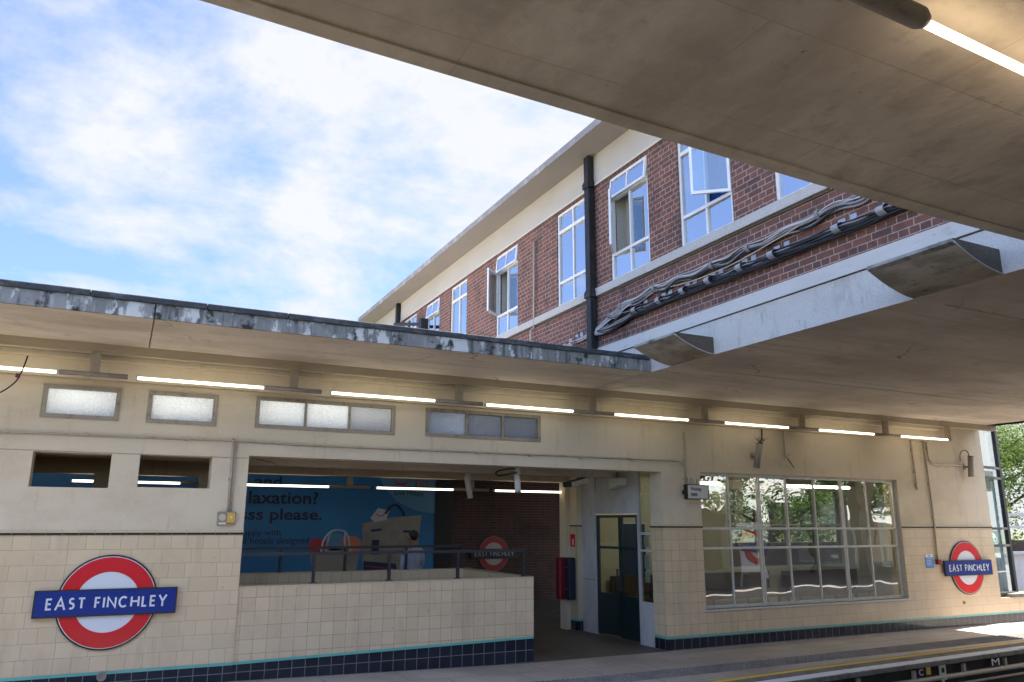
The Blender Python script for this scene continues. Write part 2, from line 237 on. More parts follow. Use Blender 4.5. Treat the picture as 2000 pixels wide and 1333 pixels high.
M['blue_enamel_grimy'] = mk('shaded_blue_enamel', (.006, .010, .035), .4)  # shade put into the colour, as for the red
M['black_rim'] = mk('black_sign_rim', (.012, .012, .018), .4)
M['poster_blue'] = mk('poster_blue', (.020, .15, .33), .5, stains=[((.35, .35, .35), (.03, .21, .43, .8), .45, .65, 2)])
M['poster_pale'] = mk('poster_pale_blue', (.10, .26, .42), .5)
M['poster_dark'] = mk('poster_dark_ink', (.010, .018, .05), .5)
M['poster_grey'] = mk('poster_beige_bag', (.30, .27, .22), .6, stains=[((2, 2, 2), (.22, .195, .16, .8), .45, .65, 3)])
M['poster_white'] = mk('poster_white', (.48, .5, .52), .5)
M['poster_red'] = mk('poster_red', (.50, .03, .05), .5)
M['poster_orange'] = mk('poster_orange', (.60, .17, .08), .5)
M['dark_green'] = mk('dark_green_door_paint', (.008, .026, .028), .35, stains=[((5, 5, 5), (.018, .03, .03, .7), .5, .7, 5)])
M['room_wall'] = mk('pale_yellow_room_wall', (.52, .50, .41), .8)
M['white_panel'] = mk('scuffed_white_panel', (.52, .52, .52), .6, stains=[((3, 3, 2), (.42, .41, .40, .8), .45, .65, 6), ((8, 8, 5), (.25, .22, .18, .6), .62, .72, 6)])
M['navy_board'] = mk('navy_noticeboard', (.010, .016, .038), .6)
M['wood'] = mk('dark_bench_timber', (.06, .035, .022), .5)
M['grey_plastic'] = mk('grey_plastic', (.27, .245, .215), .5)
M['white_plastic'] = mk('white_plastic', (.60, .585, .55), .4)
M['yellow_plastic'] = mk('yellow_plastic', (.68, .40, .06), .4)
M['red_plastic'] = mk('red_plastic', (.20, .008, .016), .4)
M['notice_blue'] = mk('notice_blue', (.04, .22, .60), .5)
M['cable_black'] = mk('black_cable', (.012, .012, .014), .45)
M['cable_grey'] = mk('grey_cable', (.24, .23, .235), .6)
M['cable_white'] = mk('pale_cable', (.52, .50, .49), .6)
M['clip'] = mk('galvanised_clip', (.38, .40, .43), .45, metal=.4)
M['curtain_blue'] = mk('blue_curtain', (.02, .11, .38), .9)
M['curtain_pale'] = mk('pale_blind', (.45, .47, .46), .9)
M['blind_beige'] = mk('beige_blind', (.42, .39, .32), .9)
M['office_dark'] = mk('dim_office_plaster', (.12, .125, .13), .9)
M['skin'] = mk('skin', (.30, .16, .10), .6)
M['hair'] = mk('black_hair', (.01, .008, .007), .6)
M['shirt'] = mk('pale_blue_shirt', (.36, .42, .56), .85, stains=[((10, 10, 6), (.29, .34, .46, .7), .5, .65, 4)])
M['trousers'] = mk('dark_trousers', (.02, .02, .028), .9)
M['bark'] = mk('bark', (.075, .055, .04), .95)
M['leaf_a'] = leafmat('mid_green_leaves', (.035, .075, .015), (.13, .20, .05))
M['leaf_b'] = leafmat('pale_green_leaves', (.06, .11, .03), (.22, .28, .08))
M['pane'] = glass('office_window_glass', (.55, .60, .60), .72, wob=.06, wscale=1.2)
M['sash_glass'] = glass('open_sash_glass', (.62, .70, .74), .16)
M['room_glass'] = glass('waiting_room_glass', (.66, .68, .63), .30, wob=.16, wscale=1.6)
M['door_glass'] = glass('door_glass', (.8, .82, .76), .05)
M['tower_glass'] = glass('tower_glass', (.66, .84, .88), .26)
M['frost'] = frosted('hammered_glass', (.84, .93, 1.0))
M['frost_dim'] = frosted('darker_hammered_glass', (.60, .66, .72))  # same hammered glass in a darker tone for some panes
M['pale_steel'] = mk('pale_grey_steel', (.42, .44, .46), .4)
M['dark_alu'] = mk('dark_aluminium', (.03, .033, .04), .4)

# ------------------------------------------------------------------ mesh collector
def smooth(me):
    for p in me.polygons: p.use_smooth = True
class MB:
    def __init__(s): s.v = []; s.f = []; s.mi = []; s.k = 0; s.sm = []
    def mat(s, k): s.k = k; return s
    def add(s, vs, fs, sm=False):
        o = len(s.v); s.v += [tuple(v) for v in vs]
        for f in fs: s.f.append([i+o for i in f]); s.mi.append(s.k); s.sm.append(sm)
        return s
    def box(s, x0, y0, z0, x1, y1, z1):
        x0, x1 = sorted((x0, x1)); y0, y1 = sorted((y0, y1)); z0, z1 = sorted((z0, z1))
        return s.add([(x0,y0,z0),(x1,y0,z0),(x1,y1,z0),(x0,y1,z0),(x0,y0,z1),(x1,y0,z1),(x1,y1,z1),(x0,y1,z1)],
                     [(0,3,2,1),(4,5,6,7),(0,1,5,4),(1,2,6,5),(2,3,7,6),(3,0,4,7)])
    def quad(s, a, b, c, d): return s.add([a, b, c, d], [(0, 1, 2, 3)])
    def bar(s, a, b, w, h=None, upv=(0, 0, 1)):
        a = Vector(a); b = Vector(b); h = h or w; d = (b-a).normalized(); u = Vector(upv)
        if abs(d.dot(u)) > .95: u = Vector((1, 0, 0))
        x = d.cross(u).normalized()*w/2; y = x.cross(d).normalized()*h/2
        vs = [a-x-y, a+x-y, a+x+y, a-x+y, b-x-y, b+x-y, b+x+y, b-x+y]
        return s.add(vs, [(0,1,2,3),(4,7,6,5),(0,4,5,1),(1,5,6,2),(2,6,7,3),(3,7,4,0)])
    def tube(s, path, r, n=8, cap=True):
        P = [Vector(p) for p in path]; rs = r if isinstance(r, (list, tuple)) else [r]*len(P); vs = []; ref = None
        for i, p in enumerate(P):
            d = (P[min(i+1, len(P)-1)] - P[max(i-1, 0)]).normalized()
            if ref is None: ref = Vector((0, 0, 1)) if abs(d.z) < .9 else Vector((1, 0, 0))
            x = d.cross(ref).normalized(); y = x.cross(d).normalized(); ref = y
            for k in range(n):
                a = 2*math.pi*k/n; vs.append(p + x*math.cos(a)*rs[i] + y*math.sin(a)*rs[i])
        fs = []
        for i in range(len(P)-1):
            for k in range(n):
                fs.append((i*n+k, i*n+(k+1) % n, (i+1)*n+(k+1) % n, (i+1)*n+k))
        s.add(vs, fs, True)
        if cap:
            o = len(s.v)-len(vs); s.f.append([o+k for k in range(n)][::-1]); s.f.append([o+(len(P)-1)*n+k for k in range(n)]); s.mi += [s.k]*2; s.sm += [False]*2
        return s
    def prism(s, pts, axis, c0, c1):
        """2-D outline extruded along axis ('x': pts are (y,z); 'y': (x,z); 'z': (x,y))"""
        def p3(p, c): return {'x': (c, p[0], p[1]), 'y': (p[0], c, p[1]), 'z': (p[0], p[1], c)}[axis]
        n = len(pts); vs = [p3(p, c0) for p in pts] + [p3(p, c1) for p in pts]
        fs = [list(range(n)), list(range(2*n-1, n-1, -1))] + [(i, (i+1) % n, n+(i+1) % n, n+i) for i in range(n)]
        return s.add(vs, fs)
    def ring(s, cx, cz, r0, r1, y0, y1, n=64):
        """annulus in the xz plane, thickness y0 (front) .. y1"""
        vs = []
        for k in range(n):
            a = 2*math.pi*k/n; c, q = math.cos(a), math.sin(a)
            vs += [(cx+r0*c, y0, cz+r0*q), (cx+r1*c, y0, cz+r1*q), (cx+r0*c, y1, cz+r0*q), (cx+r1*c, y1, cz+r1*q)]
        fs = []
        for k in range(n):
            i = 4*k; j = 4*((k+1) % n)
            fs += [(i, i+1, j+1, j), (i+1, i+3, j+3, j+1), (i+2, i, j, j+2), (i+3, i+2, j+2, j+3)]
        return s.add(vs, fs)
    def disc(s, cx, cz, r, y0, y1, n=64):
        return s.prism([(cx+r*math.cos(2*math.pi*k/n), cz+r*math.sin(2*math.pi*k/n)) for k in range(n)], 'y', y0, y1)
    def build(s, name, mats, parent=None, loc=None, world=True, bevel=0):
        me = bpy.data.meshes.new(name)
        off = Vector((0, 0, 0))
        if loc is not None and world: off = Vector(loc)
        elif parent is not None and world: off = woff(parent)
        me.from_pydata([tuple(Vector(v)-off) for v in s.v], [], s.f)
        bm = bmesh.new(); bm.from_mesh(me); bmesh.ops.recalc_face_normals(bm, faces=bm.faces); bm.to_mesh(me); bm.free()
        ml = mats if isinstance(mats, (list, tuple)) else [mats]
        for m in ml: me.materials.append(M[m] if isinstance(m, str) else m)
        me.polygons.foreach_set('material_index', s.mi); me.polygons.foreach_set('use_smooth', s.sm)
        me.update()
        o = bpy.data.objects.new(name, me); COL.objects.link(o)
        if loc is not None: o.location = loc
        if parent is not None: o.parent = parent
        if bevel:
            b = o.modifiers.new('bevel', 'BEVEL'); b.width = bevel; b.segments = 2; b.limit_method = 'ANGLE'; b.angle_limit = R(40); b.harden_normals = False
        return o
def woff(o):
    v = Vector((0, 0, 0))
    while o is not None: v += o.location; o = o.parent
    return v
def tag(o, label, cat, group=None, kind=None):
    if label: o['label'] = label
    if cat: o['category'] = cat
    if group: o['group'] = group
    if kind: o['kind'] = kind
    return o
def thing(name, label, cat, loc=(0, 0, 0), group=None):
    o = bpy.data.objects.new(name, None); COL.objects.link(o); o.location = loc; o.empty_display_size = .2
    return tag(o, label, cat, group)
def copy_tree(o, parent=None):
    c = o.copy(); COL.objects.link(c)
    if parent is not None: c.parent = parent
    for ch in list(o.children): copy_tree(ch, c)
    return c
def wall(mb, axis, a0, a1, z0, z1, c0, c1, holes, matf, asplit=(), zsplit=()):
    """wall slab with real openings. axis 'x': runs along x, thickness y c0..c1; axis 'y': runs along y, thickness x c0..c1"""
    A = sorted({a0, a1, *asplit, *[h[0] for h in holes], *[h[1] for h in holes]}); A = [a for a in A if a0 <= a <= a1]
    Z = sorted({z0, z1, *zsplit, *[h[2] for h in holes], *[h[3] for h in holes]}); Z = [z for z in Z if z0 <= z <= z1]
    def P(a, c, z): return (a, c, z) if axis == 'x' else (c, a, z)
    def solid(i, j):
        if i < 0 or j < 0 or i >= len(A)-1 or j >= len(Z)-1: return False
        a, z = (A[i]+A[i+1])/2, (Z[j]+Z[j+1])/2
        return not any(h[0] < a < h[1] and h[2] < z < h[3] for h in holes)
    for i in range(len(A)-1):
        for j in range(len(Z)-1):
            if not solid(i, j): continue
            p, q, r, t = A[i], A[i+1], Z[j], Z[j+1]
            mb.mat(matf((p+q)/2, (r+t)/2))
            mb.quad(P(p,c0,r), P(q,c0,r), P(q,c0,t), P(p,c0,t)); mb.quad(P(p,c1,r), P(p,c1,t), P(q,c1,t), P(q,c1,r))
            if not solid(i-1, j): mb.quad(P(p,c0,r), P(p,c0,t), P(p,c1,t), P(p,c1,r))
            if not solid(i+1, j): mb.quad(P(q,c0,r), P(q,c1,r), P(q,c1,t), P(q,c0,t))
            if not solid(i, j-1): mb.quad(P(p,c0,r), P(p,c1,r), P(q,c1,r), P(q,c0,r))
            if not solid(i, j+1): mb.quad(P(p,c0,t), P(q,c0,t), P(q,c1,t), P(p,c1,t))
    return mb
def grid_frame(mb, axis, c0, c1, a0, a1, z0, z1, w, cols=(), rows=(), bw=None):
    """rectangular frame plus bars; cols/rows are centre positions"""
    bw = bw or w*.7
    def B(p, q, r, t, e=0):
        mb.box(p, c0+e, r, q, c1-e, t) if axis == 'x' else mb.box(c0+e, p, r, c1-e, q, t)
    B(a0, a1, z0, z0+w); B(a0, a1, z1-w, z1); B(a0, a0+w, z0+w, z1-w); B(a1-w, a1, z0+w, z1-w)
    for r in rows: B(a0+w, a1-w, r-bw/2, r+bw/2, .004)
    for c in cols: 
        c, lo, hi, ww = (c if isinstance(c, tuple) else (c, z0+w, z1-w, bw))
        B(c-ww/2, c+ww/2, lo, hi, .007)
    return mb
def font_mesh(text, mat, x0, x1, z0, z1, y, parent, name='lettering', depth=.004, axis='y', bold=0.0):
    """text laid in a plane facing -y (axis y), fitted to the box x0..x1, z0..z1"""
    cu = bpy.data.curves.new(name, 'FONT'); cu.body = text; cu.extrude = .5; cu.resolution_u = 3; cu.offset = bold
    to = bpy.data.objects.new(name, cu); COL.objects.link(to)
    dg = bpy.context.evaluated_depsgraph_get(); dg.update()
    me = bpy.data.meshes.new_from_object(to.evaluated_get(dg)); bpy.data.objects.remove(to); 
    xs = [v.co.x for v in me.vertices]; ys = [v.co.y for v in me.vertices]
    ax, bx, ay, by = min(xs), max(xs), min(ys), max(ys); off = woff(parent) if parent else Vector((0, 0, 0))
    for v in me.vertices:
        u = x0+(v.co.x-ax)/(bx-ax)*(x1-x0); w = z0+(v.co.y-ay)/(by-ay)*(z1-z0); d = y-depth if v.co.z > 0 else y
        v.co = Vector((u, d, w) if axis == 'y' else (d, u, w))-off
    me.name = name; me.materials.clear(); me.materials.append(M[mat])
    o = bpy.data.objects.new(name, me); COL.objects.link(o)
    if parent: o.parent = parent
    return o

# ------------------------------------------------------------------ ground, platforms, track
def zfloor(x): return max(0.0, (5.0-x)*0.0185)
mb = MB().box(-400, -400, -1.6, 400, 400, -1.25); tag(mb.build('ground', 'ground'), 'bare earth and grass ground around the station', 'ground', kind='structure')
XSQ = [-14, -6, 1.3, 5.0, 6.1, 7.1, 8.2, 9.6, 11.1, 12.8, 16, 20, 24, 40]
def lerp(tab, x):
    for (xa, ya), (xb, yb) in zip(tab, tab[1:]):
        if x <= xb: return ya+(yb-ya)*(x-xa)/(xb-xa)
    return tab[-1][1]
def ycen(x): return lerp([(-14, 7.1), (1.3, 7.28), (5, 7.42), (6.1, 7.5), (8.2, 7.66), (12.8, 7.92), (24, 8.3), (40, 8.7)], x)
def edge_y(x): return ycen(x)-.43
def band(mb, f0, f1, z0, z1):
    """strip following the platform edge: f0(x)..f1(x) across, z0..z1 relative to the floor"""
    for p, q in zip(XSQ, XSQ[1:]):
        zp, zq = zfloor(p), zfloor(q)
        mb.add([(p,f0(p),zp+z0),(q,f0(q),zq+z0),(q,f1(q),zq+z0),(p,f1(p),zp+z0),(p,f0(p),zp+z1),(q,f0(q),zq+z1),(q,f1(q),zq+z1),(p,f1(p),zp+z1)], [(0,3,2,1),(4,5,6,7),(0,1,5,4),(2,3,7,6)])
    return mb
mb = MB()
for p, q in zip(XSQ, XSQ[1:]):
    for (fa, fb, k) in ((lambda x: edge_y(x)+.3, lambda x: 9.53, 0), (lambda x: 9.53, lambda x: 14.0, 1)):
        mb.mat(k).quad((p, fa(p), zfloor(p)), (q, fa(q), zfloor(q)), (q, fb(q), zfloor(q)), (p, fb(p), zfloor(p)))
mb.mat(2); band(mb, lambda x: edge_y(x)+.10, lambda x: edge_y(x)+.2, -1.3, -.05); mb.box(-14, 13.8, -1.249, 40, 13.9, -.20)
tag(mb.build('platform', ['paving', 'wornfloor', 'sooty']), 'paved platform in front of the tiled wall', 'platform', kind='structure')
mb = MB(); xx = -14.0
while xx < 40:
    w = random.uniform(.85, .95); p, q = xx, xx+w-.008; j = random.uniform(-.008, .008)
    f0 = lambda x: edge_y(x)+j; f1 = lambda x: edge_y(x)+.52
    zp, zq = zfloor(p), zfloor(q)
    mb.add([(p,f0(p),zp-.05),(q,f0(q),zq-.05),(q,f1(q),zq-.05),(p,f1(p),zp-.05),(p,f0(p),zp+.003),(q,f0(q),zq+.003),(q,f1(q),zq+.003),(p,f1(p),zp+.003)], [(0,3,2,1),(4,5,6,7),(0,1,5,4),(2,3,7,6),(1,2,6,5),(0,4,7,3)]); xx += w
tag(mb.build('coping', 'coping', bevel=.006), 'worn concrete coping stones along the platform edge', 'platform edge', kind='structure')
tag(band(MB(), lambda x: edge_y(x)+.02, lambda x: edge_y(x)+.19, .004, .008).build('white_line', 'white_line'), 'white painted line along the platform edge', 'platform edge', kind='structure')
tag(band(MB(), lambda x: ycen(x)-.045, lambda x: ycen(x)+.045, .004, .008).build('yellow_line', 'yellow'), 'yellow safety line along the platform', 'platform edge', kind='structure')
def tact(x): return lerp([(-14, 7.9), (6.7, 7.97), (13, 8.12), (24, 8.5), (40, 8.9)], x)
mb = band(MB(), tact, lambda x: tact(x)+.40, .0005, .004); x = 3.0
while x < 22:
    for j in range(6):
        y = tact(x)+.034+j*.066; z = zfloor(x)+.004; r = .024
        mb.add([(x-r,y-r,z),(x+r,y-r,z),(x+r,y+r,z),(x-r,y+r,z),(x-r*.6,y-r*.6,z+.009),(x+r*.6,y-r*.6,z+.009),(x+r*.6,y+r*.6,z+.009),(x-r*.6,y+r*.6,z+.009)], [(4,5,6,7),(0,1,5,4),(1,2,6,5),(2,3,7,6),(3,0,4,7)])
    x += .067
tag(mb.build('tactile_paving', 'tactile'), 'strip of blistered tactile paving along the platform', 'paving', kind='structure')
mb = MB().box(-60, 2.95, -1.249, 90, 7.62, -1.05); tag(mb.build('track_bed', 'ballast'), 'dark ballast track bed between the platforms', 'track bed', kind='structure')
mb = MB().box(-60, 13.9, -1.249, 90, 19.6, -1.05); tag(mb.build('far_track_bed', 'ballast'), 'dark ballast track bed by the far brick wall', 'track bed', kind='structure')
mb = MB().box(-14, -6.0, -1.249, 60, 2.9, 0); tag(mb.build('near_platform', 'paving_pale'), 'paved platform under the near canopy', 'platform', kind='structure')
def rail_thing(y, label, c):
    mb = MB(); mb.prism([(y-.06, -1.05), (y+.06, -1.05), (y+.06, -1.03), (y+.01, -1.02), (y+.01, -.94), (y+.035, -.93), (y+.035, -.90), (y-.035, -.90), (y-.035, -.93), (y-.01, -.94), (y-.01, -1.02), (y-.06, -1.03)], 'x', -60, 90)
    tag(mb.build('track_rail', 'steel'), label, 'rail', 'rails of the track')
rail_thing(4.05, 'steel running rail on the side of the near platform', 0); rail_thing(5.5, 'steel running rail on the side of the tiled wall', 1)
rail_thing(15.2, 'steel running rail beside the island platform at the back', 2); rail_thing(16.65, 'steel running rail under the billboard wall', 3)

# things along the platform wall
t = thing('cable_pipe', 'long grey pipe on stubs running under the platform edge', 'pipe', (7, 7.3, -.2))
MB().tube([(x, edge_y(x)+.05, -.215) for x in XSQ[1:]], .035, 8).build('pipe', 'conduit', t)
for x in (7.4, 8.4, 9.5, 10.6, 11.6, 12.6): MB().box(x-.022, edge_y(x)+.03, -.20, x+.022, edge_y(x)+.07, -.08).build('pipe_stub', 'conduit', t)
t = thing('lower_pipe', 'thin dark pipe below the grey pipe at the platform edge', 'pipe', (7, 7.4, -.3)); MB().tube([(x, edge_y(x)+.07, -.33) for x in XSQ[1:]], .02, 8).build('pipe', 'lamp_metal', t)
def marker(x0, x1, z0, z1, mat, label, name):
    y = edge_y((x0+x1)/2)+.02; t = thing(name, label, 'sign', ((x0+x1)/2, y, z0)); MB().box(x0, y, z0, x1, y+.012, z1).build('panel', mat, t); return t, y
t, y = marker(11.22, 11.42, -.165, -.058, 'sooty', 'small dark plate lettered M under the platform edge', 'edge_marker')
font_mesh('M', 'white_enamel', 11.235, 11.405, -.155, -.066, y, t)
t, y = marker(9.55, 9.67, -.155, -.062, 'sooty', 'small dark plate lettered C under the platform edge', 'edge_marker')
font_mesh('C', 'white_enamel', 9.575, 9.655, -.145, -.07, y, t)
marker(9.74, 9.82, -.15, -.056, 'yellow_plastic', 'small yellow plate under the platform edge', 'edge_marker')
t, y = marker(10.02, 10.15, -.24, -.056, 'white_plastic', 'upright white plate on a stem at the platform edge', 'edge_marker')
MB().box(10.07, y+.002, -.9, 10.10, y+.02, -.24).build('stem', 'white_plastic', t)
MB().box(10.06, y-.006, -.15, 10.11, y, -.09).build('dark_mark', 'sooty', t)

# ------------------------------------------------------------------ platform building (opposite)
YW = 9.53
PB = thing('platform_building', 'long cream station building with tiled lower wall and plaster upper wall', 'building', (7, YW, 0))
vents = [(-.866, -.130, 2.12, 2.485), (.152, .899, 2.138, 2.495)]
clear = [(-.853, -.111, 2.848, 3.201), (.169, .90, 2.85, 3.206), (1.334, 3.047, 2.858, 3.228), (3.467, 5.163, 2.868, 3.235)]
PASS = (1.30, 7.22, -1, 2.525); WIN = (7.95, 12.40, .53, 2.545)
def pm(a, z):
    if a < 1.30:
        return 0 if z > 1.653 else (4 if z > .265 else (5 if z > .235 else 6))
    if z > 1.733: return 0
    return (2 if a < 9.1 else 3) if z > .19 else (5 if z > .16 else 6)
mb = MB()
wall(mb, 'x', -14, 1.30, -.05, 3.62, YW, YW+.30, vents+clear, pm, zsplit=(.235, .265, 1.653))
wall(mb, 'x', 1.30, 14.93, -.05, 3.62, YW, YW+.30, clear+[PASS, WIN], pm, asplit=(9.1,), zsplit=(.16, .19, 1.733))
mb.build('front_wall', ['plaster', 'plaster', 'tile_square', 'tile_bond', 'tile_left', 'teal', 'tile_navy'], PB)
for sa, sb, z in ((-14, 1.305, 1.653), (7.205, 7.95, 1.733), (12.40, 14.93, 1.733)):
    mb = MB(); mb.mat(0).box(sa, YW-.012, z, sb, YW+.001, z+.03); mb.mat(1).box(sa, YW-.014, z-.023, sb, YW+.001, z+.0005)
    if 7 < sa < 8: mb.mat(1).box(7.207, YW+.001, z-.023, 7.22, YW+.32, z)
    mb.build('string_course', ['cream_trim', 'black_tile'], PB)
MB().box(-14, YW-.004, 2.490, 1.30, YW, 2.498).build('plaster_joint', 'frame_dark', PB)
mb = MB(); mb.box(-14, 9.30, 3.47, 13.47, YW, 3.618); mb.box(-14, 9.43, 3.275, 13.47, YW, 3.47); mb.build('cornice', 'plaster', PB)
def clere(a0, a1, z0, z1, n, mats):
    f = MB(); fr = .045
    cols = [a0+fr+(a1-a0-2*fr)*k/n for k in range(1, n)]
    grid_frame(f, 'x', YW-.012, YW+.09, a0-.004, a1+.004, z0-.004, z1+.004, fr, cols=cols, bw=.026)
    w = f.build('window', 'frame_dark', PB)
    ed = [a0+fr]+cols+[a1-fr]
    for k in range(n):
        MB().box(ed[k]+(.012 if k else 0), YW+.03, z0+fr-.006, ed[k+1]-(.012 if k < n-1 else 0), YW+.036, z1-fr+.006).build('pane', mats[k], w)
for h, m in zip(clear, (['frost'], ['frost'], ['frost', 'frost', 'frost_dim'], ['frost', 'frost_dim', 'frost_dim'])): clere(*h, len(m), m)
# rust spots and streak teeth along the bottoms of the small windows
# passage ceiling and back beam (left open above the roof so daylight reaches the frosted glass)
MB().box(-14, YW+.30, 2.60, 7.3, 12.30, 2.74).build('passage_ceiling', 'soffit', PB)
MB().box(1.30, 10.7, 2.50, 7.2, 10.9, 2.60).build('ceiling_beam', 'soffit', PB)
mb = MB(); wall(mb, 'x', -14, 7.3, -.05, 2.60, 12.10, 12.30, [(-1.4, -.35, 1.9, 2.4), (.2, 1.0, 1.9, 2.4), (1.2, 7.05, -1, 2.47)], lambda a, z: 0); mb.build('back_wall', 'plaster', PB)
# pillar at the end of the passage
mb = MB(); mb.mat(0).box(7.14, 11.86, 1.733, 7.40, 12.10, 2.60); mb.mat(1).box(7.14, 11.86, .19, 7.40, 12.10, 1.712); mb.mat(2).box(7.14, 11.86, .16, 7.40, 12.10, .19); mb.mat(3).box(7.14, 11.86, -.02, 7.40, 12.10, .16); mb.mat(4).box(7.132, 11.852, 1.712, 7.40, 12.10, 1.733)
mb.build('pillar', ['plaster', 'cream_trim', 'teal', 'tile_navy', 'black_tile'], PB)
# waiting room shell
mb = MB(); wall(mb, 'x', 7.3, 14.93, -.05, 2.75, 12.10, 12.30, [(10.7, 13.9, .9, 2.5)], lambda a, z: 0); mb.build('room_back_wall', 'room_wall', PB)
MB().box(7.3, YW+.30, 2.62, 14.93, 12.10, 2.75).build('room_ceiling', 'room_wall', PB)
mb = MB(); wall(mb, 'y', YW+.30, 12.1, -.05, 3.62, 14.63, 14.93, [(10.2, 11.8, .9, 2.4)], lambda a, z: 0); mb.build('room_end_wall', 'room_wall', PB)
mb = MB(); grid_frame(mb, 'x', 12.12, 12.2, 10.7, 13.9, .9, 2.5, .05, cols=(11.5, 12.3, 13.1), rows=(1.75,)); w = mb.build('back_window', 'steel_paint', PB)
MB().box(10.75, 12.155, .95, 13.85, 12.16, 2.45).build('pane', 'door_glass', w)
# big waiting-room window
mb = MB(); y0, y1 = YW+.07, YW+.12
cols = [8.575, 9.80, 10.43, 11.68]; big = [9.195, 11.07]
grid_frame(mb, 'x', y0, y1, 7.95, 12.40, .53, 2.545, .045, rows=(1.70, 1.405),
           cols=[(c, .575, 2.50, .022) for c in cols] + [(c-.022, .575, 2.50, .024) for c in big] + [(c+.022, .575, 2.50, .024) for c in big], bw=.034)
w = mb.build('waiting_room_window', 'steel_paint', PB)
xe = [7.995, 8.575, 9.195, 9.80, 10.43, 11.07, 11.68, 12.355]; ze = [.575, 1.405, 1.70, 2.50]
for i in range(7):
    for j in range(3):
        cx, cz = (xe[i]+xe[i+1])/2, (ze[j]+ze[j+1])/2; hx, hz = (xe[i+1]-xe[i])/2-.01, (ze[j+1]-ze[j])/2-.008
        p = MB(); ta, tb = random.uniform(-.006, .006), random.uniform(-.006, .006); yc = YW+.095
        p.quad((cx-hx, yc-ta*hx-tb*hz, cz-hz), (cx+hx, yc+ta*hx-tb*hz, cz-hz), (cx+hx, yc+ta*hx+tb*hz, cz+hz), (cx-hx, yc-ta*hx+tb*hz, cz+hz)); p.build('pane', 'room_glass', w)
MB().box(7.90, YW-.025, .505, 12.42, YW+.07, .53).build('window_sill', 'steel_paint', PB)
# glazed screen with double doors facing the passage
XS = 7.24
mb = MB(); y = [9.83, 10.20, 11.44, 11.86]
mb.box(XS, y[0], 0, XS+.05, y[0]+.03, 2.60); mb.box(XS, y[1]-.03, 0, XS+.05, y[1]+.02, 2.60); mb.box(XS, y[2]-.02, 0, XS+.05, y[2]+.03, 2.60); mb.box(XS, y[3]-.02, 0, XS+.05, y[3], 2.60)
mb.box(XS, y[1]+.02, 1.925, XS+.05, y[2]-.02, 1.985); mb.box(XS+.003, 10.80, 1.985, XS+.047, 10.84, 2.60)
mb.box(XS, y[0]+.03, 1.60, XS+.05, y[1]-.03, 1.64); mb.box(XS, y[0]+.03, 1.35, XS+.05, y[1]-.03, 1.38)
sc = mb.build('door_screen', 'white_panel', PB)
MB().box(XS+.004, y[0]+.03, 0, XS+.046, y[1]-.03, .62).build('lower_panel', 'white_panel', sc)
MB().box(XS+.004, y[2]+.03, 0, XS+.046, y[3]-.02, 2.60).build('side_panel', 'white_panel', sc)
MB().box(XS-.006, y[2]+.02, .845, XS+.004, y[3]-.02, .86).build('panel_ledge', 'grey_plastic', sc)
for (a, b, c, d) in ((y[1]+.02, 10.80, 1.985, 2.60), (10.84, y[2]-.02, 1.985, 2.60)): MB().box(XS+.02, a, c, XS+.03, b, d).build('top_light', 'white_panel', sc)
for (c, d) in ((.62, 1.35), (1.38, 1.60), (1.64, 2.60)): MB().box(XS+.022, y[0]+.03, c, XS+.028, y[1]-.03, d).build('side_pane', 'door_glass', sc)
def door(name, hinge, sgn, ang, parent):
    w = .575; f = MB(); s = sgn
    def B(a, b, z0, z1, t=.018): f.box(-t, s*a, z0, t, s*b, z1)
    B(0, .05, .02, 1.90); B(w-.05, w, .02, 1.90); B(.05, w-.05, 1.86, 1.90); B(.05, w-.05, 1.36, 1.40, .016); B(.05, w-.05, .02, .66, .016)
    e = f.build(name, 'dark_green', parent, world=False); e.location = Vector((XS+.03, hinge, 0))-woff(parent); e.rotation_euler = (0, 0, ang)
    for c, d in ((.66, 1.36), (1.40, 1.86)): MB().box(-.004, s*.05, c, .004, s*(w-.05), d).build('door_pane', 'door_glass', e, world=False)
    hnd = MB(); hnd.bar((-.06, s*(w-.09), .72), (-.06, s*(w-.09), 1.05), .02); hnd.bar((-.06, s*(w-.09), .74), (-.01, s*(w-.09), .74), .02); hnd.bar((-.06, s*(w-.09), 1.03), (-.01, s*(w-.09), 1.03), .02); hnd.build('handle', 'dark_alu', e, world=False)
    if s > 0: MB().box(-.022, s*.38, .55, -.018, s*.5, .60).build('kick_label', 'navy_board', e, world=False)
    return e
door('door', 10.225, 1, R(-3), PB); door('door', 11.415, -1, R(14), PB)
for z0, z1 in ((1.42, 1.58), (1.1, 1.3), (.9, 1.06)): MB().box(XS+.035, 9.97, z0, XS+.037, 10.1, z1).build('posted_notice', 'white_plastic', sc)
# room things
t = thing('notice_board', 'navy notice board on the pale wall inside the waiting room', 'board', (8.5, 12.08, .8)); MB().box(8.22, 12.06, .77, 8.72, 12.098, 1.76).build('board', 'navy_board', t)
MB().box(8.2, 12.07, .75, 8.74, 12.099, 1.78).build('frame', 'white_paint', t)
def bench(x0, x1, y, label):
    t = thing('bench', label, 'bench', ((x0+x1)/2, y, 0), 'waiting room benches')
    MB().box(x0, y-.2, .42, x1, y+.2, .46).build('seat', 'wood', t); MB().box(x0, y+.18, .55, x1, y+.21, .86).build('backrest', 'wood', t)
    for x in (x0+.1, (x0+x1)/2, x1-.1):
        mb = MB(); mb.bar((x, y-.15, 0), (x, y-.15, .42), .04); mb.bar((x, y+.17, 0), (x, y+.195, .86), .04); mb.build('leg', 'dark_alu', t)
bench(7.9, 9.6, 11.8, 'dark timber bench below the navy notice board'); bench(9.8, 11.6, 11.8, 'dark timber bench behind the left panes of the big window'); bench(11.9, 14.0, 11.75, 'dark timber bench behind the right panes of the big window')
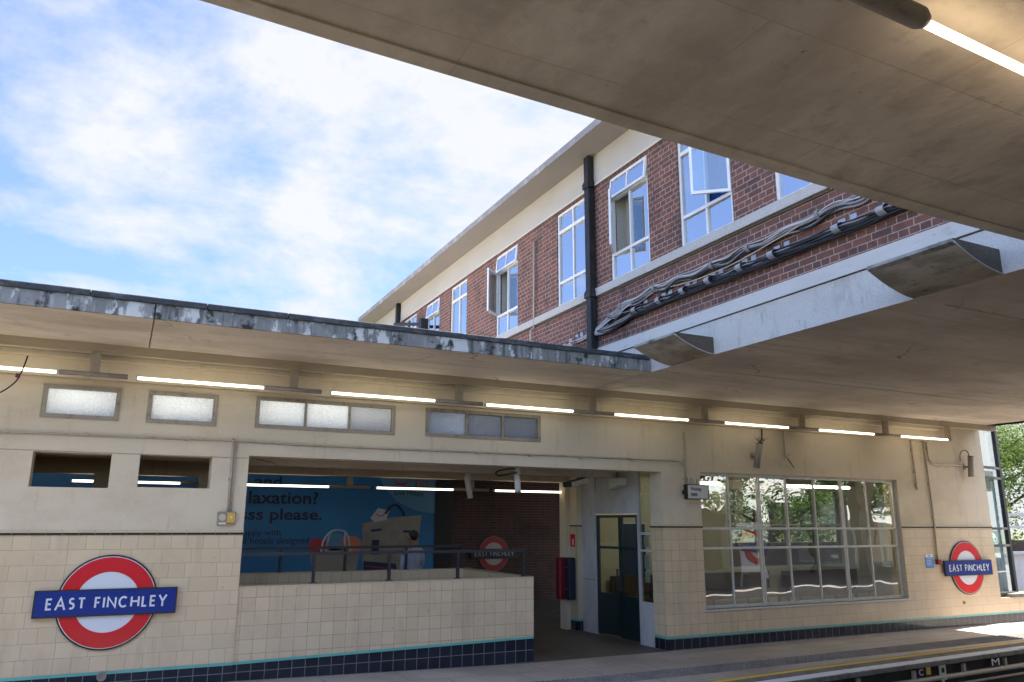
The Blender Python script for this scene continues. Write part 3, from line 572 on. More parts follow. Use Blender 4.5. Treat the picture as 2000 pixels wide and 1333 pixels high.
def room_lamp(x0, x1, y, label):
    t = thing('ceiling_lamp', label, 'lamp', ((x0+x1)/2, y, 2.5), 'waiting room ceiling lamps')
    MB().box(x0-.05, y-.09, 2.45, x1+.05, y+.09, 2.62).build('housing', 'dark_green', t); MB().tube([(x0, y, 2.43), (x1, y, 2.43)], .02, 8).build('tube', 'tube_room', t)
room_lamp(8.0, 9.1, 10.4, 'lit green-cased lamp in the left part of the waiting room'); room_lamp(10.6, 12.2, 10.4, 'lit green-cased lamp in the right part of the waiting room')
# ------------------------------------------------------------------ parapet walls of the stairs
def parapet(name, label, pts, z1, tz, rot=0.0):
    pass
t = thing('stair_parapet', 'low tiled parapet wall enclosing the stairs in the passage', 'parapet', (1.30, YW, 0))
def slab_strip(mb, a, b, za0, za1, zb0, zb1, c0, c1):
    mb.add([(a,c0,za0),(b,c0,zb0),(b,c1,zb0),(a,c1,za0),(a,c0,za1),(b,c0,zb1),(b,c1,zb1),(a,c1,za1)], [(0,3,2,1),(4,5,6,7),(0,1,5,4),(1,2,6,5),(2,3,7,6),(3,0,4,7)])
mb = MB(); a, b = 1.302, 5.065
mb.mat(0); slab_strip(mb, a, b, .265, 1.047, .325, 1.062, YW+.02, YW+.17)
mb.mat(1); slab_strip(mb, a, b, .235, .265, .295, .325, YW+.016, YW+.17)
mb.mat(2); slab_strip(mb, a, b, -.06, .235, -.06, .295, YW+.02, YW+.17)
mb.build('front_face', ['tile_square', 'teal', 'tile_navy'], t)
mb = MB(); slab_strip(mb, a, b, 1.047, 1.060, 1.062, 1.075, YW+.012, YW+.175); mb.build('front_coping', 'cream_trim', t, bevel=.004)
mb = MB(); mb.box(4.915, YW+.175, -.06, 5.063, 11.62, 1.06); mb.box(1.3, 11.62, -.06, 5.063, 11.77, 1.06); mb.build('back_face', 'tile_square', t)
mb = MB(); mb.box(4.91, YW+.18, 1.06, 5.07, 11.62, 1.073); mb.box(1.3, 11.612, 1.06, 5.07, 11.778, 1.073); mb.build('back_coping', 'cream_trim', t)
def handrail(label, y, posts, x0, x1, z0):
    t = thing('handrail', label, 'handrail', (x0, y, z0), 'handrails on the parapet')
    MB().bar((x0, y, 1.405), (x1, y, 1.412), .045, .035).build('rail', 'rail', t)
    for x in posts:
        m = MB(); m.bar((x, y, z0), (x, y, 1.395), .05, .03); m.box(x-.04, y-.03, z0, x+.04, y+.03, z0+.008); m.build('post', 'rail', t)
handrail('charcoal handrail on the front parapet nearest the platform', YW+.10, (2.15, 3.08, 4.0, 4.95), 1.30, 4.99, 1.072)
handrail('charcoal handrail on the rear parapet behind the stairs', 11.69, (2.13, 3.06, 4.0, 4.92), 1.30, 4.95, 1.073)

# ------------------------------------------------------------------ canopies
ZS = 3.62
CA = thing('platform_canopy', 'concrete canopy with weathered peeling edge over the opposite platform', 'canopy', (-2, 8.6, ZS))
mb = MB(); mb.box(-14, 7.77, ZS, .105, YW+.3, ZS+.14); mb.box(.115, 7.77, ZS, 5.775, YW+.3, ZS+.14); mb.build('soffit_slab', 'soffit', CA)
mb = MB(); mb.box(-14, 7.742, ZS-.004, .105, 7.77, ZS+.145); mb.box(.115, 7.742, ZS-.004, 5.772, 7.77, ZS+.145); mb.build('fascia', 'fascia', CA)
mb = MB(); xx = -14.0
while xx < 5.7:
    w = min(random.uniform(.75, 1.1), 5.76-xx); a = random.uniform(-.004, .004)
    mb.box(xx, 7.722+a, ZS+.140+a, xx+w-.004, 7.95, ZS+.200+a); xx += w
mb.box(-14, 7.95, ZS+.141, 5.76, YW+.3, ZS+.175)
mb.build('felt_edge', 'felt', CA, bevel=.008)
MB().box(-14, 9.17, ZS-.10, 14.90, 9.27, ZS).build('trunking', 'beam', CA)
MB().box(13.30, 9.13, ZS-.055, 13.42, 9.17, ZS-.004).build('junction_box', 'beam', CA)
# near canopy: gently curved front edge
NC = thing('near_canopy', 'board-marked concrete canopy overhead at the top right', 'canopy', (2, 0, ZS))
edge = [(-14, 2.55), (-6, 2.62), (-1.5, 2.67), (.094, 2.688), (.62, 2.715), (1.8, 2.76), (3.3, 2.815), (4.4, 2.83), (5.17, 2.828), (5.775, 2.83)]
pts = edge + [(5.775, -8), (-14, -8)]
MB().prism(pts, 'z', ZS, ZS+.16).build('soffit_slab', 'soffit_near', NC)
mb = MB()
for i in range(len(edge)-1):
    (xa, ya), (xb, yb) = edge[i], edge[i+1]
    mb.add([(xa,ya-.09,ZS-.012),(xb,yb-.09,ZS-.012),(xb,yb+.006,ZS-.006),(xa,ya+.006,ZS-.006),(xa,ya-.09,ZS),(xb,yb-.09,ZS),(xb,yb+.006,ZS+.19),(xa,ya+.006,ZS+.19)], [(0,3,2,1),(4,5,6,7),(0,1,5,4),(2,3,7,6)])
mb.build('drip_edge', 'soffit_near', NC)

# ------------------------------------------------------------------ office building bridging the tracks
XF = 5.78; XE = 14.92
OB = thing('office_building', 'red brick office building bridging the tracks with white concrete base', 'building', (10, 8, ZS))
mb = MB(); mb.box(XF+.02, -12, ZS, XE, 9.52, ZS+.30); mb.build('bridge_soffit', 'soffit', OB)
for yy, x1 in ((7.34, XE), (4.09, XE)): MB().box(XF+.4, yy-.006, ZS-.003, x1, yy+.006, ZS).build('soffit_joint', 'frame_dark', OB)
MB().box(XF, -12, ZS-.003, XF+.02, 9.52, 4.0).build('base_beam', 'whitecon', OB)
MB().box(XF-.018, -12, 4.012, XF+.15, 20, 4.155).build('base_band', 'whiteband', OB)
MB().box(XF+.012, -12, 4.0, XF+.1, 20, 4.012).build('groove', 'black_rim', OB)
MB().box(XF, 9.52, 3.70, XF+.25, 20, 4.0).build('rear_beam', 'whitecon', OB)
wins = [(3.08, 3.98), (4.60, 5.51), (6.14, 7.06), (7.68, 8.58), (9.17, 10.08), (11.46, 12.34), (13.72, 14.57), (15.22, 16.05), (16.72, 17.60), (18.75, 19.6)]
Z0, Z1 = 5.02, 6.555
mb = MB(); wall(mb, 'y', -12, 20, 4.155, 6.655, XF, XF+.115, [(a, b, Z0, Z1) for a, b in wins], lambda a, z: 0); mb.build('brick_wall', 'brick', OB)
mb = MB(); wall(mb, 'y', -12, 19.69, 4.155, 6.59, XF+.117, XF+.3, [(a, b, Z0, Z1) for a, b in wins], lambda a, z: 0); mb.build('inner_lining', 'curtain_pale', OB)
MB().box(XF-.022, -12, 6.60, XF+.28, 20, 7.07).build('lintel_band', 'creamband', OB)
MB().box(XF-.034, -12, 6.585, XF-.02, 20, 6.61).build('lintel_lip', 'whiteband', OB)
mb = MB(); yy = -12.0
while yy < 20:
    w = min(1.52, 20-yy); mb.box(XF-.045, yy, 4.905, XF+.12, yy+w-.005, Z0); yy += w
mb.build('sill', 'granite', OB, bevel=.004)
MB().box(XF-.02, -12, 4.875, XF+.05, 20, 4.905).build('sill_moulding', 'corbel', OB)
MB().box(5.32, -12, 7.07, XE, 20.2, 7.10).build('eave_soffit', 'eavesoffit', OB)
MB().box(5.305, -12, 7.072, 5.33, 20.2, 7.18).build('eave_edge', 'eave', OB)
MB().box(5.33, -12, 7.10, XE, 20.2, 7.16).build('roof', 'felt', OB)
mb = MB(); wall(mb, 'y', -12, 20, ZS, 7.07, XE-.3, XE, [], lambda a, z: 0); wall(mb, 'x', XF+.3, XE-.3, ZS+.3, 7.07, 19.7, 20, [], lambda a, z: 0); mb.build('outer_wall', 'brick', OB)
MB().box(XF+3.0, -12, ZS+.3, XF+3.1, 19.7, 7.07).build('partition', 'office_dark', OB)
def corbel(y0, y1):
    n = 14; xt, zt = 5.235, 3.79
    prof = []
    for k in range(n+1):
        a = k/n*math.pi/2; prof.append((xt+(XF-xt)*math.sin(a)**1.0*1.0, ZS+(zt-ZS)*(1-math.sin(a))**1.0 if False else ZS+(zt-ZS)*(math.cos(a))))
    # concave sweep: bulges up and in towards the wall
    prof = [(xt+(XF-xt)*(k/n), ZS+(zt-ZS)*(1-k/n)**1.7) for k in range(n+1)]
    mb = MB(); top = 3.815
    mb.mat(0)
    for k in range(n):
        (xa, za), (xb, zb) = prof[k], prof[k+1]
        mb.mat(2 if k == 0 else 0); mb.add([(xa,y0,za),(xb,y0,zb),(xb,y1,zb),(xa,y1,za)], [(0,1,2,3)], True)
        mb.mat(1)
        for yv in (y0, y1): mb.quad((xa,yv,za), (xb,yv,zb), (xb,yv,top), (xa,yv,top))
    mb.mat(2); mb.quad((xt,y0,zt), (xt,y1,zt), (xt,y1,top), (xt,y0,top)); mb.quad((xt,y0,top), (xt,y1,top), (XF,y1,top), (XF,y0,top))
    mb.build('corbel', ['corbel_under', 'corbel', 'corbel_edge'], OB)
    m = MB(); m.tube([(x, y0-.002, z) for x, z in prof], .006, 6); m.build('corbel_arris', 'creamband', OB)
corbel(6.58, 7.34); corbel(3.345, 4.09)
def office_window(a0, a1, kind):
    c = (a0+a1)/2; x0, x1 = XF+.02, XF+.07; f = MB(); fr = .04
    B = lambda p, q, r, t, e=0: f.box(x0+e, p, r, x1-e, q, t)
    B(a0, a1, Z0, Z0+fr); B(a0, a1, Z1-fr, Z1); B(a0, a0+fr, Z0+fr, Z1-fr); B(a1-fr, a1, Z0+fr, Z1-fr)
    B(a0+fr, a1-fr, 6.215, 6.265, -.006); B(a0+fr, a1-fr, 5.385, 5.425, -.003); B(c-.016, c+.016, Z0+fr, Z1-fr, .004)
    w = f.build('window', 'white_paint', OB)
    xm = XF+.045
    cells = [(a0+fr, c, Z0+fr, 5.39), (c, a1-fr, Z0+fr, 5.39), (a0+fr, c, 5.42, 6.22), (c, a1-fr, 5.42, 6.22), (a0+fr, c, 6.26, Z1-fr), (c, a1-fr, 6.26, Z1-fr)]
    skip = set()
    if kind in ('left', 'leftvent'): skip.add(3)      # the left casement in the picture is the one farther in y
    if kind == 'right': skip.add(2)
    if kind == 'leftvent' or kind == 'vent': skip |= {4, 5}
    for i, (p, q, r, t) in enumerate(cells):
        if i in skip: continue
        j = random.uniform(-.004, .004); MB().quad((xm-j, p, r), (xm+j, q, r), (xm+j, q, t), (xm-j, p, t)).build('pane', 'pane', w)
    def leaf(name, hy, s, width, z0, z1, ang):
        m = MB(); t = .014
        m.box(-t, 0, z0, t, s*.03, z1); m.box(-t, s*(width-.03), z0, t, s*width, z1); m.box(-t, s*.03, z0, t, s*(width-.03), z0+.035); m.box(-t, s*.03, z1-.035, t, s*(width-.03), z1)
        e = m.build(name, 'white_paint', OB, world=False); e.location = Vector((XF+.015, hy, 0))-woff(OB); e.rotation_euler = (0, 0, ang); MB().box(-.003, s*.03, z0+.03, .003, s*(width-.03), z1-.03).build('sash_pane', 'sash_glass', e, world=False)
    if kind in ('left', 'leftvent'): leaf('casement', a1-.03, -1, .42, 5.42, 6.22, R(-38 if a0 < 9 else -50))
    if kind == 'right': leaf('casement', a0+.03, 1, .44, 5.42, 6.45, R(50))
    if kind in ('leftvent', 'vent'):
        hw = (a1-a0)/2-.03; m = MB(); t = .014
        m.box(-t, -hw, -.30, t, hw, -.265); m.box(-t, -hw, -.03, t, hw, 0); m.box(-t, -hw, -.265, t, -hw+.03, -.03); m.box(-t, hw-.03, -.265, t, hw, -.03); m.box(-t, -.012, -.265, t, .012, -.03)
        e = m.build('top_vent', 'white_paint', OB, world=False); e.location = Vector((XF+.012, c, Z1-.03))-woff(OB); e.rotation_euler = (0, R(6), 0); MB().box(-.003, -hw+.03, -.265, .003, hw-.03, -.03).build('vent_pane', 'pane', e, world=False)
    return w
# kinds, nearest window first
kinds = ['plain', 'blind', 'right', 'leftvent', 'plain', 'leftvent', 'plain', 'vent', 'plain', 'plain']
for i, ((a, b), k) in enumerate(zip(wins, kinds)):
    w = office_window(a, b, k)
    cm = {1: 'curtain_pale', 2: 'curtain_blue', 3: 'blind_beige', 5: 'blind_beige', 6: 'curtain_pale'}.get(i)
    if cm:
        m = MB(); n = 24; lo, hi = a, b
        ps = [(XF+.22+.025*math.sin(k*1.7), lo+(hi-lo)*k/n) for k in range(n+1)]
        for (xa, ya), (xb, yb) in zip(ps, ps[1:]): m.add([(xa,ya,Z0),(xb,yb,Z0),(xb,yb,Z1),(xa,ya,Z1)], [(0,1,2,3)], True)
        m.build('curtain', cm, w)
    # deep room side walls keep each interior dim
def downpipe(y0, y1, zb, zt, collars):
    m = MB(); m.box(5.65, y0, zb, 5.755, y1, zt)
    for z in collars: m.box(5.63, y0-.02, z-.045, 5.757, y1+.02, z+.045); m.box(5.64, y0-.01, z+.045, 5.756, y1+.01, z+.075)
    return m.build('downpipe', 'black_iron', OB, bevel=.01)
downpipe(8.93, 9.05, 3.80, 7.06, (6.60, 4.93)); downpipe(17.85, 17.97, 3.80, 7.06, ())
m = MB(); m.tube([(5.74, 10.79, 6.33), (5.74, 10.80, 4.87), (5.69, 10.82, 4.82), (5.70, 10.83, 3.8)], .016, 8); m.build('thin_pipe', 'conduit', OB)
t = thing('roof_drain_pipe', 'black horizontal pipe with end stand on the canopy roof by the far downpipe', 'pipe', (5.6, 16.7, 3.8))
m = MB(); m.bar((5.60, 17.8, 6.50), (5.52, 15.55, 5.98), .07); m.build('pipe', 'black_iron', t); m = MB(); m.box(5.44, 15.42, 3.8, 5.60, 15.6, 6.08); m.build('stand', 'black_iron', t)

# ------------------------------------------------------------------ cable bundles on the brick
def spline(P, n=8):
    P = [Vector(p) for p in P]; out = []
    for i in range(len(P)-1):
        a, b, c, d = P[max(i-1, 0)], P[i], P[i+1], P[min(i+2, len(P)-1)]
        for k in range(n):
            t = k/n; out.append(.5*((2*b)+(c-a)*t+(2*a-5*b+4*c-d)*t*t+(3*b-a-3*c+d)*t*t*t))
    return out+[P[-1]]
random.seed(21)
def bundle(label, key, ncab, spread, mats, rr, clips, name='cable_bundle', sag=0):
    t = thing(name, label, 'cables', key[len(key)//2], 'cable bundles on the brick wall')
    for c in range(ncab):
        dz, dx = random.uniform(-spread, spread), random.uniform(0, spread*1.3); P = []
        for (x, y, z) in key:
            s = random.uniform(.6, 1.1); P.append((x-.015-dx*s, y, z+dz*s+random.uniform(-.008, .008)))
        q = []
        for i in range(len(P)-1):
            q.append(P[i]); a, b = Vector(P[i]), Vector(P[i+1]); m_ = (a+b)/2; m_.z -= sag*random.uniform(.2, 1.3); q.append(tuple(m_))
        q.append(P[-1]); MB().tube(spline(q, 5), random.choice(rr), 6).build('cable', mats[c % len(mats)], t)
    for (y, z) in clips:
        m = MB(); n = 8
        arc = [(XF-.012-.118*math.sin(math.pi*k/n), z+.055*math.cos(math.pi*k/n)) for k in range(n+1)]
        for (xa, za), (xb, zb) in zip(arc, arc[1:]): m.quad((xa, y-.04, za), (xb, y-.04, zb), (xb, y+.04, zb), (xa, y+.04, za))
        m.box(XF-.014, y-.04, z+.04, XF-.004, y+.04, z+.10); m.build('clip', 'clip', t); MB().box(XF-.016, y-.17, z+.045, XF-.004, y-.10, z+.105).build('clip_plate', 'clip', t)
    return t
yc = [7.93, 7.425, 6.96, 6.51, 6.0, 5.535, 4.72, 4.234, 3.7, 3.2]
low = [(XF, 8.86, 4.40), (XF, 8.45, 4.38)] + [(XF, y, 4.45) for y in yc] + [(XF, 2.2, 4.46)]
bundle('lower black cable bundle in grey clips along the brick wall', low, 34, .046, ['cable_black', 'cable_black', 'cable_black', 'cable_grey', 'cable_black', 'cable_black', 'cable_white'], (.007, .009, .012), [(y, 4.455) for y in yc], sag=.018)
lb = [o for o in COL.objects if o.name.startswith('cable_bundle')][0]
for k in range(18):
    P = [(XF-.03-random.uniform(0, .045), y+random.uniform(-.15, .15), 4.435+random.uniform(-.055, .04)) for y in (8.1, 7.6, 7.2, 6.7, 6.2, 5.8, 5.1, 4.4, 3.9, 3.0, 2.2)]
    MB().tube(spline(P, 6), random.choice((.008, .010, .013)), 6).build('cable', 'cable_black', lb)
upk = [(XF, 8.88, 4.41), (XF, 8.62, 4.50), (XF, 8.25, 4.60), (XF, 7.6, 4.645), (XF, 7.1, 4.65), (XF, 6.5, 4.63), (XF, 5.95, 4.65), (XF, 5.35, 4.655), (XF, 4.75, 4.69), (XF, 4.2, 4.70), (XF, 3.2, 4.72), (XF, 2.2, 4.72)]
ub = bundle('upper pale grey cable bundle sagging along the brick wall', upk, 26, .042, ['cable_grey', 'cable_black', 'cable_grey', 'cable_black', 'cable_white'], (.006, .008, .012), [], sag=.045)
for y, z in ((8.3, 4.60), (7.55, 4.645), (6.48, 4.63), (5.9, 4.65), (4.95, 4.68)):
    m = MB(); m.ring(0, 0, .040, .050, -.02, .02, 12); m2_ = MB(); m2_.add([(XF-.04+v[0]*1.0, y+v[1], z+v[2]) for v in m.v], m.f); m2_.build('tie', 'cable_grey', ub)
# loops where the two bundles meet beside the downpipe
lp = thing('cable_loop', 'tangled grey cable loop beside the black downpipe', 'cables', (XF-.06, 8.6, 4.4), 'cable bundles on the brick wall')
for k in range(16):
    j = lambda s=.03: random.uniform(-s, s)
    P = [(XF-.05, 8.05+j(.1), 4.60+j()), (XF-.06, 8.45+j(.05), 4.52+j(.04)), (XF-.07, 8.80+j(.04), 4.42+j()), (XF-.07, 8.90+j(.02), 4.36+j(.02)), (XF-.06, 8.70+j(.05), 4.335+j(.02)), (XF-.05, 8.35+j(.06), 4.36+j()), (XF-.05, 7.95, 4.44+j())]
    MB().tube(spline(P, 6), random.choice((.008, .011, .013)), 6).build('cable', random.choice(['cable_grey', 'cable_white', 'cable_grey']), lp)
for k in range(6):
    P = [(XF-.10, 8.55, 4.52+random.uniform(-.02, .02)), (XF-.12, 8.35, 4.45+random.uniform(-.03, .03)), (XF-.11, 8.15, 4.47), (XF-.08, 7.95, 4.46)]
    MB().tube(spline(P, 6), .009, 6).build('cable', random.choice(['cable_black', 'cable_grey']), lp)
bundle('far short cable bundle left of the black downpipe', [(XF, 11.1, 4.10), (XF, 10.6, 4.19), (XF, 10.1, 4.28), (XF, 9.6, 4.36), (XF, 9.0, 4.40)], 8, .028, ['cable_grey', 'cable_white', 'cable_black'], (.009, .012), [(10.55, 4.21), (10.0, 4.30), (9.5, 4.37)], sag=.02)
t = thing('stray_cable', 'single pale yellow cable looping below the upper bundle', 'cable', (XF-.05, 5.8, 4.6)); MB().tube(spline([(XF-.05, 4.9, 4.69), (XF-.06, 5.5, 4.60), (XF-.06, 6.2, 4.53), (XF-.05, 6.9, 4.545), (XF-.04, 7.6, 4.63)], 6), .006, 6).build('cable', 'cream_trim', t)

# ------------------------------------------------------------------ fluorescent lamps under the opposite canopy
def lamp(x, L, hl, label, br=None, endbr=False, y=9.15, z=3.275, ztop=3.52, mat='tube', group='tube lamps under the platform canopy', hz=0):
    t = thing('tube_lamp', label, 'lamp', (x, y, z), group)
    MB().tube([(0, 0, 0), (L, 0, 0)], .0165, 10).build('tube', mat, t, world=False)
    m = MB(); m.tube([(L+.012, 0, .004), (L+hl-.012, 0, .004)], .026, 10); m.build('gear_case', 'lamp_metal', t, world=False)
    for q in (0, L): MB().tube([(q-.012, 0, 0), (q+.012, 0, 0)], .0215, 10).build('end_cap', 'white_plastic', t, world=False)
    b = L+hl/2 if br is None else br
    m = MB(); m.box(b-.045, .0, .03, b+.045, .06, ztop-z); m.build('bracket', 'bracket', t, world=False)
    return t
lamps = [(-2.05, 'leftmost lit tube lamp above the left tiled wall, with a hanging cable'), (.02, 'lit tube lamp above the second small frosted window'), (2.115, 'lit tube lamp above the first three-pane frosted window'), (4.145, 'lit tube lamp above the second three-pane frosted window'), (6.14, 'lit tube lamp above the doors and the end of the passage'), (8.15, 'lit tube lamp above the left half of the big window'), (10.13, 'lit tube lamp above the right half of the big window')]
for x, l in lamps: lamp(x, 1.335, .665, l)
lamp(12.10, 1.30, .10, 'rightmost lit tube lamp at the end of the row', br=1.36)
t = thing('hanging_cable', 'thin dark cable drooping from the leftmost lamp', 'cable', (-1.1, 9.2, 3.3)); MB().tube(spline([(-1.0, 9.16, 3.42), (-1.03, 9.12, 3.24), (-1.10, 9.2, 3.12), (-1.3, 9.4, 3.02), (-1.7, 9.5, 2.97)], 6), .008, 6).build('cable', 'cable_black', t); m = MB(); m.box(-1.08, 9.14, 3.19, -1.04, 9.18, 3.23); m.build('plug', 'red_plastic', t)
# lamps inside, on the far side of the passage
for x, L, l in ((-.62, 1.38, 'lit tube lamp seen through the two wall slots'), (1.45, 1.45, 'lit tube lamp in front of the billboard text'), (3.646, 1.34, 'lit tube lamp in front of the billboard suitcase'), (5.733, 1.35, 'lit tube lamp in front of the dark brick wall')):
    lamp(x, L, .66, l, y=12.25, z=2.305, ztop=2.49, mat='tube_in', group='tube lamps at the back of the passage')
# the lamp overhead under the near canopy
t = thing('tube_lamp', 'warm lit tube lamp overhead under the near canopy', 'lamp', (2.36, 1.505, 3.5))
MB().tube([(2.37, 1.51, 3.505), (3.75, 1.56, 3.505)], .0165, 16).build('tube', 'tube_near', t)
m = MB(); m.tube([(1.55, 1.49, 3.515), (2.335, 1.509, 3.515), (2.365, 1.51, 3.513)], [.04, .04, .028], 16); m.build('gear_case', 'lamp_metal', t, world=True)
m = MB(); m.box(1.85, 1.46, 3.55, 1.95, 1.54, 3.62); m.build('bracket', 'bracket', t)
t = thing('canopy_duct', 'dark duct at the corner of the near canopy', 'duct', (3.1, 1.1, 3.6)); MB().bar((2.2, .98, 3.56), (5.6, 1.12, 3.56), .10, .10).build('duct', 'lamp_metal', t)

# ------------------------------------------------------------------ roundels
GL = {'E': [[(1,1),(0,1),(0,0),(1,0)], [(0,.52),(.86,.52)]], 'A': [[(0,0),(.5,1),(1,0)], [(.2,.36),(.8,.36)]],
      'T': [[(0,1),(1,1)], [(.5,1),(.5,0)]], 'F': [[(1,1),(0,1),(0,0)], [(0,.52),(.86,.52)]], 'I': [[(.5,0),(.5,1)]], 'N': [[(0,0),(0,1),(1,0),(1,1)]],
      'H': [[(0,0),(0,1)], [(1,0),(1,1)], [(0,.52),(1,.52)]], 'L': [[(0,1),(0,0),(1,0)]], 'Y': [[(0,1),(.5,.46),(1,1)], [(.5,.46),(.5,0)]],
      'C': [[(.5+.52*math.cos(R(a)), .5+.5*math.sin(R(a))) for a in range(48, 313, 12)]],
      'S': [[(.5+.40*math.cos(R(a)), .755+.245*math.sin(R(a))) for a in range(35, 271, 15)] + [(.5+.46*math.cos(R(a)), .26+.26*math.sin(R(a))) for a in range(75, -150, -15)]]}
GW = {'E': .50, 'A': .80, 'S': .50, 'T': .62, 'F': .48, 'I': .12, 'N': .72, 'C': .74, 'H': .70, 'L': .46, 'Y': .70, ' ': .30}
def stroke(mb, pts, w, y0, y1):
    P = [Vector((p[0], 0, p[1])) for p in pts]; n = len(P); Ls, Rs = [], []
    for i in range(n):
        d1 = (P[i]-P[max(i-1, 0)]); d2 = (P[min(i+1, n-1)]-P[i]); d1 = d1.normalized() if d1.length > 0 else d2.normalized(); d2 = d2.normalized() if d2.length > 0 else d1
        n1 = Vector((-d1.z, 0, d1.x)); n2 = Vector((-d2.z, 0, d2.x)); m = n1+n2
        m = m.normalized() if m.length > 1e-4 else n1
        k = min(1/max(m.dot(n1), .2), 2.2); Ls.append(P[i]+m*w/2*k); Rs.append(P[i]-m*w/2*k)
    for i in range(n-1):
        q = [Ls[i], Rs[i], Rs[i+1], Ls[i+1]]
        vs = [(v.x, y0, v.z) for v in q]+[(v.x, y1, v.z) for v in q]; mb.add(vs, [(0,1,2,3),(0,4,5,1),(1,5,6,2),(2,6,7,3),(3,7,4,0)])
def sign_text(mb, text, x0, x1, z0, z1, y, depth=.003):
    h = z1-z0; sw = h*.16; gap = h*.17
    tot = sum(GW[c]*h for c in text)+gap*(len(text)-1); k = (x1-x0)/tot; x = x0
    for c in text:
        w = GW[c]*h*k
        if c != ' ':
            for st in GL[c]:
                ix = sw/2 if c not in 'AY' else sw*.45
                stroke(mb, [(x+ix+p[0]*(w-2*ix), z0+sw/2+p[1]*(h-sw)) if c not in 'ANY' else (x+ix+p[0]*(w-2*ix), z0+(sw/2 if c == 'N' else 0)+p[1]*(h-(sw if c == 'N' else 0))) for p in st], sw, y-depth, y)
        x += w+gap*k
def roundel(cx, cz, D_, bw, bh, yw, label, shade=''):
    t = thing('roundel_sign', label, 'sign', (cx, yw, cz), 'round station name signs'); r = D_/2
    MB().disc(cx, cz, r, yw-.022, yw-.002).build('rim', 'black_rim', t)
    MB().disc(cx, cz, r*.965, yw-.026, yw-.022).build('white_disc', 'white_enamel'+shade, t)
    MB().ring(cx, cz, r*.635, r*.950, yw-.030, yw-.0262).build('red_ring', 'red_enamel'+shade, t)
    m = MB(); m.mat(1).box(cx-bw/2, yw-.058, cz-bh/2, cx+bw/2, yw-.031, cz+bh/2); m.mat(0).box(cx-bw/2+.014, yw-.061, cz-bh/2+.014, cx+bw/2-.014, yw-.058, cz+bh/2-.014); m.build('name_bar', ['blue_enamel'+shade, 'black_rim'], t)
    m = MB(); sign_text(m, 'EAST FINCHLEY', cx-bw*.418, cx+bw*.428, cz-bh*.215, cz+bh*.215, yw-.0612); m.build('lettering', 'white_enamel'+shade, t)
roundel(-.006, .950, .955, 1.335, .268, YW, 'large red round station sign on the left tiled wall, nearest')
roundel(14.03, 1.005, .945, 1.345, .270, YW, 'red round station sign on the right end wall by the glass tower')
FY = 20.0
roundel(9.36, .93, .95, 1.40, .27, FY, 'dim red round station sign on the dark brick wall behind the railing', '_grimy')  # _grimy picks the darker enamel copies: shade put into the colour

# ------------------------------------------------------------------ far brick wall and billboard
mb = MB(); mb.mat(0).box(-14, FY, -.35, 13.0, FY+.4, 4.2); mb.mat(1).box(-14, FY-.06, -1.249, 13.0, FY+.4, -.35); mb.mat(0).box(13.0, FY, -1.249, 60, FY+.4, 1.15)
tag(mb.build('far_brick_wall', ['farbrick', 'sooty']), 'dark brick retaining wall beyond the far track', 'wall')
FC = thing('far_shade_slab', 'unseen slab added over the far track to shade the billboard wall', 'canopy', (0, 15, 3.6))
MB().box(-14, 12.30, 3.62, 5.7, 19.6, 3.80).build('slab', 'soffit', FC)  # unseen slab, added overhead to keep daylight off the billboard wall
PO = thing('billboard', 'large blue holiday advertising billboard on the far brick wall', 'billboard', (3.5, FY, .3)); Y = FY-.05
MB().box(-2.0, Y, .30, 7.60, FY-.001, 3.3).build('panel', 'poster_blue', PO)
mb = MB(); mb.box(7.60, Y-.02, .25, 8.1, FY, 3.35); mb.box(-2.0, Y-.02, .22, 7.6, FY, .30); mb.build('frame', 'black_rim', PO)
def disc_part(cx, cz, rx, rz, mat, name, d=.004, a0=0, a1=360):
    MB().prism([(cx+rx*math.cos(R(a0+(a1-a0)*k/40)), cz+rz*math.sin(R(a0+(a1-a0)*k/40))) for k in range(41 if a1-a0 < 360 else 40)], 'y', Y-d, Y-d+.003).build(name, mat, PO)
MB().prism([(5.9, 3.29), (7.595, 3.29), (7.595, 2.0), (7.1, 2.05), (6.5, 2.3), (6.1, 2.75)], 'y', Y-.004, Y-.001).build('cloud_shape', 'poster_pale', PO)
for tx, x0, x1, z0, z1 in (('and', 2.90, 3.54, 2.60, 2.86), ('laxation?', 2.79, 4.46, 2.19, 2.50), ('sss please.', 2.62, 4.58, 1.72, 2.08), ('appy with', 2.73, 3.60, 1.40, 1.58), ('d hotels designed', 2.71, 4.29, 1.19, 1.40)):
    font_mesh(tx, 'poster_dark', x0, x1, z0, z1, Y-.001, PO, bold=.02 if z0 > 1.6 else .005)
font_mesh('Live Happy', 'poster_dark', 6.45, 7.26, 2.42, 2.58, Y-.005, PO)
font_mesh('TUI', 'poster_red', 6.98, 7.36, 2.66, 2.86, Y-.005, PO)
m = MB(); P = [(6.62+.22*math.cos(R(a)), 2.92+.22*math.sin(R(a))) for a in range(175, 345, 10)]
for (xa, za), (xb, zb) in zip(P, P[1:]): m.add([(xa, Y-.006, za), (xb, Y-.006, zb), (xb, Y-.006, zb+.06), (xa, Y-.006, za+.06)], [(0,1,2,3)])
m.build('smile_mark', 'poster_red', PO)
MB().prism([(5.62, 1.72), (6.2, 1.86), (7.22, 1.95), (7.12, .98), (6.95, .56), (5.70, .45), (5.66, 1.0)], 'y', Y-.006, Y-.002).build('suitcase', 'poster_grey', PO)
